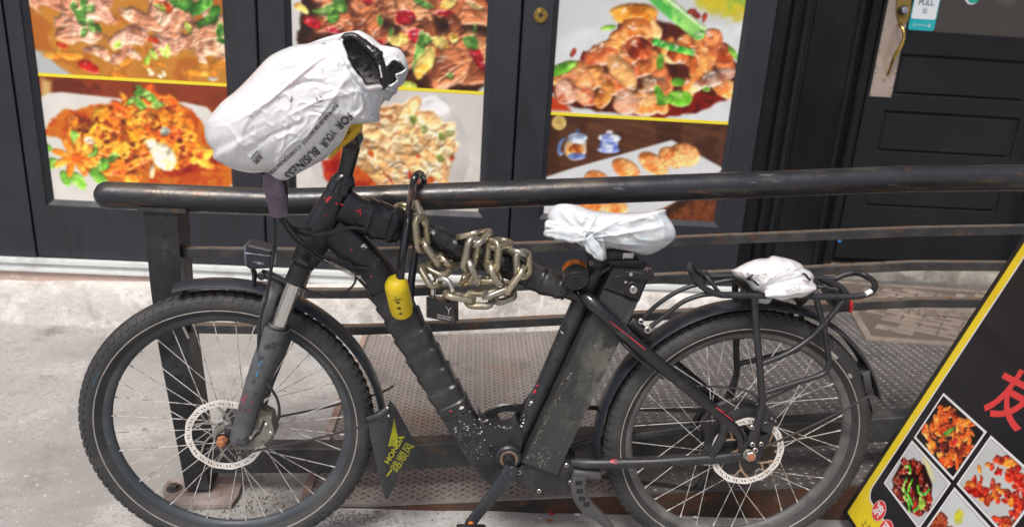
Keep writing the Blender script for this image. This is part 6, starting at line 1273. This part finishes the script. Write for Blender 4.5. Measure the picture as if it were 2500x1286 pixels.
def paint3(c, nm):
    U, M_ = mapper(posters[2], Q3)
    if nm == 'upper_picture':
        c.fill('d0d5d5', .04, 90, 3); c.poly(M_([(1620, -90), (1900, -90), (1840, 45), (1760, 45), (1700, 10)]), 'd8c830', 14, .2, 30, 4, '9cb83c', 20)
        c.poly(M_([(1340, 110), (1420, 70), (1850, 60), (1860, 300), (1340, 300)]), 'dfe4e6', 10); c.poly(M_([(1340, 225), (1360, 235), (1450, 260), (1600, 290), (1700, 275), (1790, 235), (1790, 215), (1700, 200), (1400, 200), (1345, 210)]), '8c1808', 4, .3, 20, 4, '5c0c08', 6); c.poly(M_([(1340, 232), (1375, 245), (1395, 272), (1340, 270)]), 'c84010', 6)
        region = M_([(1352, 235), (1370, 190), (1420, 150), (1500, 110), (1510, 50), (1560, 35), (1640, 60), (1720, 70), (1750, 110), (1800, 160), (1795, 200), (1745, 235), (1690, 225), (1640, 240), (1560, 280), (1480, 275), (1400, 262)])
        c.poly(region, '5c1c0c', 4, .3, 20, 4, '38100a', 6)
        GL = [('e09a58', 'b46030'), ('ecb478', 'c47438'), ('d88848', 'f0c084'), ('c87848', 'bc6034'), ('e4ac78', 'cc7c48')]
        c.pile(region, 46, GL, 26, 48, (.5, .85), 41, gloss=.95, bump=.25, rough=.3, edge=.22, fold=.15)
        for x, y, rx, ry, a, c1, c2 in ((1548, 35, 60, 30, -.1, 'c87818', 'e0a040'), (1552, 75, 42, 34, .2, 'dca064', 'b06830'), (1520, 175, 62, 26, .8, 'd09c64', 'c89c6c'), (1585, 150, 30, 38, .1, 'd48c50', '8c441c'), (1660, 130, 34, 28, .2, 'cc7438', '7c2c10'), (1705, 165, 28, 42, .1, 'd09050', 'a85828'), (1750, 190, 60, 22, -.35, 'b89c8c', '8c5c48'), (1385, 225, 34, 34, .3, 'd0a48c', '98543c'), (1430, 235, 32, 26, .4, 'dca880', 'b45c38'), (1475, 230, 24, 44, .3, 'c88c48', 'a05c28'), (1528, 250, 36, 36, 0, 'cc9070', 'd0a488'), (1420, 190, 40, 30, .4, 'd08c5c', 'd0985c'), (1560, 120, 40, 30, .3, 'bc6034', '702410'), (1740, 95, 30, 24, .3, 'd48c58', '8c3c20'), (1600, 205, 40, 22, .2, 'b08c6c', '985c3c'), (1768, 130, 30, 24, .5, 'cc7c4c', '8c3c1c')): c.blob(*U(x, y), rx, ry, a, c1, c2, gloss=1., bump=.2, rough=.14, fold=.12)
        for x, y, rx, ry, a in ((1372, 168, 44, 15, -.45), (1660, 242, 34, 24, 0), (1610, 232, 26, 11, 1.1), (1625, 245, 26, 12, -.4), (1485, 68, 22, 7, -.2), (1725, 218, 12, 8, 0), (1790, 130, 24, 7, .8), (1612, 150, 10, 22, 0), (1655, 200, 20, 12, 0)): c.blob(*U(x, y), rx, ry, a, '5c9c28', '90c050', gloss=.6, bump=.15, rough=.1)
        c.stroke(M_([(1600, 103), (1640, 116), (1688, 128)]), 9, '3c9c38', '7cc458')
        c.stroke(M_([(1600, -10), (1650, 35), (1705, 80)]), 19, '4a9844', '88bc68'); c.stroke(M_([(1628, -6), (1672, 30), (1722, 70)]), 5, 'd8ecc8', 'b4dc98')
        for x, y in ((1400, 128), (1425, 135), (1690, 28), (1700, 38), (1720, 42)): c.blob(*U(x, y), 13, 7, x, '7c2420', 'a84838')
    else:
        c.fill('5c3824', .16, 60, 5, '48281a'); X, Y_ = c.X, c.Y
        g = fbm(X/140+Y_/60, Y_/9-X/40, 8, 4); c.img *= (1+.28*g)[..., None]
        m_ = sst(1590, 1760, X-(Y_-300)*.1)[..., None]*sst(440, 330, Y_)[..., None]*.45; c.img = c.img*(1-m_)+np.array([.52, .40, .32])*m_
        c.poly(M_([(1560, 640), (1600, 500), (1790, 480), (1800, 640)]), '8a4a28', 10, .4, 8, 4, '5c2c18', 4)
        c.poly(M_([(1320, 436), (1400, 410), (1640, 342), (1768, 412), (1680, 480), (1570, 530), (1320, 620), (1250, 600)]), 'e0e4e6', 2, .03); c.poly(M_([(1570, 560), (1640, 522), (1768, 440), (1768, 418), (1640, 500)]), '3a2418', 6, .2)
        for x, y, rx, ry, a in ((1455, 435, 34, 22, .1), (1528, 412, 44, 26, .4), (1595, 400, 48, 27, .5), (1640, 385, 42, 26, .45), (1672, 378, 44, 33, .3), (1440, 500, 40, 24, .2), (1500, 505, 40, 24, .2)): c.blob(*U(x, y), rx, ry, a, 'c4763c', 'e0a870', rough=.06, gloss=.2, bump=.22, bs=.25, halo=.25)
        bx, by = U(1365, 300); c.blob(bx, by, 19, 19, 0, 'c8b070', None, 0, .2, 0, .03, .08, 1., .8); c.blob(bx, by, 15, 15, 0, 'bca464', None, 0, .1, 0, .05, .1, 1., .8); c.blob(bx, by, 6, 3, 0, 'a08850', None, .2, 0, 0)
        c.blob(*U(1372, 358), 13, 26, .2, '6c7ca0', '4c5c84', rough=.05); c.blob(*U(1376, 358), 7, 17, .2, '5c3824', None, .05, 0, 0)
        c.blob(*U(1405, 362), 32, 34, 0, 'b8a48c', 'c89c5c', rough=.04); c.blob(*U(1408, 362), 20, 16, 0, '8c4418', 'c48444'); c.blob(*U(1408, 382), 26, 10, 0, '506090', '6878a8', rough=.03); c.blob(*U(1410, 335), 28, 13, 0, '8494b0', 'a8b4c4', rough=.04); c.blob(*U(1412, 347), 24, 6, 0, 'c8ccd0'); c.blob(*U(1410, 320), 7, 6, 0, '44547c')
        c.blob(*U(1486, 366), 33, 10, 0, 'a0a8cc', '6878b4', rough=.03); c.blob(*U(1487, 352), 27, 20, 0, 'b8c0d4', '5c6cac', rough=.04); c.blob(*U(1488, 337), 32, 13, 0, 'ccd4dc', '8490c0', rough=.04); c.blob(*U(1488, 323), 10, 6, 0, 'd8dce4', None, .04)
for p in posters: p['w'] = p['xr']-p['xl']+.008
def quad_for(p, wpx):
    k = p['w']/wpx; zb = p['zb']-.004; return (0, 0, wpx, (1.62-zb)/k)
Q1, Q2, Q3 = [quad_for(p, wp) for p, wp in zip(posters, (450, 470, 455))]
def split_of(p, Q): k = p['w']/Q[2]; return Q[3]-(p['zy']-(p['zb']-.004))/k
pn = ['food_poster']*3
poster('food_poster', 'left window poster with beef in orange broth above a saucy fish on a white plate', posters[0], Q1, paint1, split_of(posters[0], Q1))
poster('food_poster', 'middle window poster with red chillies and brown meat above sliced chicken in a white bowl', posters[1], Q2, paint2, split_of(posters[1], Q2))
poster('food_poster', 'right window poster with glazed chicken and scallions above a teapot and sesame balls', posters[2], Q3, paint3, split_of(posters[2], Q3))

# ---------------------------------------------------------------- the menu sign
SWD, SHT = .56, 1.0
m_sblk = mat('black_sign_print', (.012, .012, .016), .35); m_syel = mat('yellow_sign_print', (.80, .62, .03), .38, layers=[((.7, .5, .02), 3, .45, .7)]); m_swht = mat('white_sign_print', (.72, .72, .74), .38); m_sred = mat('red_sign_print', (.65, .05, .05), .4); m_frm = mat('black_sign_frame', (.013, .013, .014), .4, rvar=.1)
sign = thing('menu_sign', 'black and yellow A-frame menu sign with food photographs beside the rear wheel', 'menu sign', tuple(SP(SWD/2, 0)))
def sbox(mb, s0, s1, t0, t1, o0, o1): mb.add([SP(a, b, c) for c in (o0, o1) for b in (t0, t1) for a in (s0, s1)], [(0, 2, 3, 1), (4, 5, 7, 6), (0, 1, 5, 4), (2, 6, 7, 3), (0, 4, 6, 2), (1, 3, 7, 5)])
mb = MB(); sbox(mb, 0, SWD, 0, SHT, -.02, -.0005); sbox(mb, -.0005, .0105, -.0005, SHT, -.021, .004); sbox(mb, SWD-.0105, SWD+.0005, -.0005, SHT, -.021, .004); sbox(mb, .0106, SWD-.0106, -.0005, .008, -.021, .004); sbox(mb, .0106, SWD-.0106, SHT-.01, SHT, -.021, .004); mb.build('front_panel', m_frm, sign)
bk = Vector(snh)*-1
mb = MB(); topc = SP(0, SHT, -.012)
for s_ in (.01, SWD-.03):
    a = SP(s_, SHT-.01, -.03); foot = SP(s_, 0, 0)-snh*.62; foot.z = 0; d = (foot-a).normalized(); mb.obox((a+foot)/2, d, sh, d.cross(sh), (foot-a).length/2, .012, .009)
a = SP(.02, .15, 0)-snh*.55; mb.obox(SP(SWD/2, .12, 0)-snh*.555, sh, EZ, snh, SWD/2-.03, .012, .006); mb.build('rear_leg', m_frm, sign, smooth=False)
def spoly(mb, pts, o): mb.add([SP(a, b, o) for a, b in pts], [list(range(len(pts)))])
mb = MB(); spoly(mb, [(.0107, .0082), (SWD-.0107, .0082), (SWD-.0107, SHT-.0102), (.0107, SHT-.0102)], .0004); mb.build('yellow_field', m_syel, sign)
def rr2(s0, s1, t0, t1, r, n=8): return [(cx+r*math.cos(R(a0+90*k/n)), cy+r*math.sin(R(a0+90*k/n))) for cx, cy, a0 in ((s1-r, t1-r, 0), (s0+r, t1-r, 90), (s0+r, t0+r, 180), (s1-r, t0+r, 270)) for k in range(n+1)]
mb = MB(); spoly(mb, rr2(.037, SWD-.037, .085, SHT-.05, .035), .0008); mb.build('white_outline', m_swht, sign)
mb = MB(); spoly(mb, rr2(.042, SWD-.042, .090, SHT-.055, .032), .0012); mb.build('black_field', m_sblk, sign)
cw, chh, pw, ph = .191, .139, .206, .1475
def dish(c, kind):
    if kind == 0:
        c.fill('141010', .2); c.pile([(5, 30), (60, 8), (150, 5), (186, 40), (186, 130), (60, 136), (5, 120)], 90, [('d86020', 'a03810'), ('ec8830', 'c85820'), ('c04c18', '7c240f'), ('e87428', 'b84014'), ('f0a04c', 'cc6828')], 12, 34, (.18, .55), 61, gloss=.55, bump=.35, rough=.35)
        c.blob(92, 62, 7, 22, .35, '4c8c2c', '8cc050', gloss=.5); c.blob(98, 60, 4, 20, .35, '6ca43c'); c.blob(130, 70, 9, 14, .2, 'b81420', 'd83c30'); c.blob(112, 100, 22, 16, .3, '2c1008', '702010', gloss=.2)
    elif kind == 1:
        c.fill('ccd0d4', .04); c.poly([(60, 0), (100, 0), (150, 22), (120, 26)], 'e8e4a0', 8); c.blob(88, 20, 9, 5, .8, 'b0309c', gloss=.2); reg = [(8, 60), (40, 26), (90, 14), (150, 34), (188, 78), (180, 118), (130, 138), (60, 139), (15, 118)]; c.poly(reg, '2c100c', 3)
        c.pile(reg, 44, [('7c1c14', '4c100c'), ('ac3c2c', '74200f'), ('6c2418', '9c3828')], 12, 26, (.35, .7), 71, gloss=.9, bump=.35)
        for pts in ([(30, 60), (45, 50), (60, 62)], [(80, 70), (86, 92), (96, 108)], [(110, 68), (128, 78), (148, 68), (150, 50)], [(70, 110), (100, 108), (130, 116)], [(90, 120), (118, 122), (136, 134)], [(140, 84), (156, 100), (150, 122)], [(60, 80), (66, 100), (76, 112)]): c.stroke(pts, 4.6, '3ca02c', '8cc84c')
        c.blob(160, 92, 14, 16, 0, '8cac3c', 'b4c868')
    elif kind == 2:
        c.fill('d4dadc', .04); c.blob(60, 35, 30, 22, .4, 'e4dc30', 'b8c83c', gloss=0, halo=0, rough=.6, edge=.8); c.pile([(0, 80), (60, 60), (150, 62), (190, 95), (190, 140), (0, 140)], 80, [('b46038', '7c2c18'), ('c88858', '94452a'), ('8c3020', 'b05c34')], 10, 22, (.4, .8), 81, gloss=.8); c.poly([(95, 84), (190, 50), (190, 100), (110, 108)], '3c9c3c', 2, .2, 20, 4, '6cc050')
    else:
        c.fill('ccd0d0', .04); c.pile([(14, 70), (50, 20), (120, 0), (200, 0), (200, 145), (30, 140)], 90, [('b81c18', '7c100c'), ('d84828', '9c2014'), ('e08c2c', 'b85c1c'), ('8c2c18', 'c0482c')], 9, 22, (.4, .8), 91, gloss=.7)
for ci in range(2):
    for ri in range(2):
        s0 = .0685+ci*pw; t0 = .1515+ri*ph
        if ri > 3: continue
        mb = MB(); spoly(mb, [(s0, t0), (s0+cw, t0), (s0+cw, t0+chh), (s0, t0+chh)], .0016); b = .0075; fr = mb.build('picture_frame', m_swht, sign)
        mb = MB(); q = .0058; spoly(mb, rr2(s0+q, s0+cw-q, t0+q, t0+chh-q, .004, 3), .0019); mb.build('thin_line', m_sblk, fr)
        if ri < 2 or True:
            kind = {(0, 0): 1, (0, 1): 0, (1, 0): 2, (1, 1): 3}.get((ci, ri), (ci+ri) % 4); b = .0066; st = 1.6 if ri < 2 else 4
            c = Cv(0, 0, 191, 139, st); dish(c, kind); c.finish(1); sx = (cw-2*b)/(c.xs[-1]-c.xs[0]); sy = (chh-2*b)/(c.ys[-1]-c.ys[0])
            def fp(X, Y_, s0=s0, t0=t0, b=b, sx=sx, sy=sy):
                a = (s0+b+X*sx)[..., None]; t = (t0+chh-b-Y_*sy)[..., None]; return np.array(sg)+np.array(sh)*a+np.array(su)*t+np.array(sn)*.0022
            c.sheet('dish_picture', fp, fr, m_print)
def stext(mb, body, s_, t, size, o, bold=0., rot=0.):
    vs, fs = text_mesh(body, 1, 'CENTER', bold); mb.add([SP(s_+(x*math.cos(rot)-y*math.sin(rot))*size, t+(x*math.sin(rot)+y*math.cos(rot))*size, o) for x, y in vs], fs)
for chx, u_, v_ in (('友', .265, .525), ('好', .42, .525)): mb = MB(); stext(mb, chx, u_, v_, .13, .0016, .02, .12); mb.build('brush_character', m_sred, sign)
for s_, t, chx in ((.112, .093, '凉'), (.172, .077, '面'), (.232, .062, '馆')):
    mb = MB(); mb.add([SP(s_+.0275*math.cos(k*.26), t+.0275*math.sin(k*.26), .0018) for k in range(24)], [list(range(24))]); mb.mi = 1; mb.add([SP(s_+.0262*math.cos(k*.26), t+.0262*math.sin(k*.26), .0021) for k in range(24)], [list(range(24))]); mb.mi = 0; stext(mb, chx, s_, t-.004, .038, .0025, .03); mb.build('round_label', [m_swht, m_sred], sign)
mb = MB(); stext(mb, '上海', .105, .034, .024, .0012, .0); mb.build('small_lettering', m_ink, sign)

# ---------------------------------------------------------------- loose bits on the ground
rnd = random.Random(8); mb = MB()
m_grav = mat('loose_grit', (.34, .32, .29), .9, layers=[((.2, .17, .15), 90, .45, .6), ((.5, .48, .45), 150, .55, .62)])
def pebble(P_, r):
    vs = []; n = 6
    for z, k in ((0, .9), (.5, 1), (.95, .5)):
        for i in range(n): t = 2*math.pi*i/n; q = r*k*(.7+.5*rnd.random()); vs.append(P_+Vector((q*math.cos(t), q*math.sin(t), z*r*.9)))
    mb.add(vs, [[j*n+i, j*n+(i+1) % n, (j+1)*n+(i+1) % n, (j+1)*n+i] for j in range(2) for i in range(n)]+[[2*n+i for i in range(n)]])
for k in range(900):
    u = rnd.random()
    if u < .45: x, y = rnd.gauss(620, 90), rnd.gauss(1215, 32)
    elif u < .75: x, y = rnd.gauss(860, 60), rnd.gauss(1262, 9)
    else: x, y = rnd.uniform(820, 1960), rnd.gauss(1262, 8)
    P_ = PZ(x, y, -.001)
    if P_.x > RL-.01 and P_.y > RF-.012: continue
    if abs(P_.x+.70) < .1 and abs(P_.y-1.78) < .07: continue
    pebble(P_, rnd.uniform(.0008, .0026)*(1+rnd.random()**6*2))
for k in range(260):
    P_ = Vector((rnd.uniform(-1.7, -.4), 2.89-abs(rnd.gauss(0, .05)), -.002)); pebble(P_, rnd.uniform(.001, .003))
o = mb.build('gravel', m_grav, angle=60); tag(o, 'fine grey grit scattered round the railing foot and along the ramp edge', 'gravel', kind='stuff')
def flake(name, label, cat, x, y, r, m_, z=.0, el=1.4):
    P_ = PZ(x, y, z+.002); mb = MB(); n = 9; vs = [P_+Vector((r*el*math.cos(2*math.pi*i/n)*rnd.uniform(.8, 1.15), r*math.sin(2*math.pi*i/n)*rnd.uniform(.8, 1.15), rnd.uniform(0, .002))) for i in range(n)]; mb.prism(vs, Vector((0, 0, .0012))); o = mb.build(name, m_, origin=P_); tag(o, label, cat)
flake('dry_leaf', 'small orange brown leaf on the ground below the crank', 'leaf', 1341, 1270, .008, mat('orange_leaf', (.42, .16, .07), .8, layers=[((.25, .09, .04), 90, .45, .6)]), 0, 1.2)
flake('plastic_scrap', 'tiny bright red scrap on the ground by the ramp edge', 'litter', 1345, 1253, .006, m_redp)
flake('paper_scrap', 'small white paper scrap on the ground between crank and rear wheel', 'litter', 1409, 1256, .006, m_whitep)
flake('paper_scrap', 'pale crumpled scrap on the ground inside the rear wheel', 'litter', 1698, 1263, .006, m_whitep)
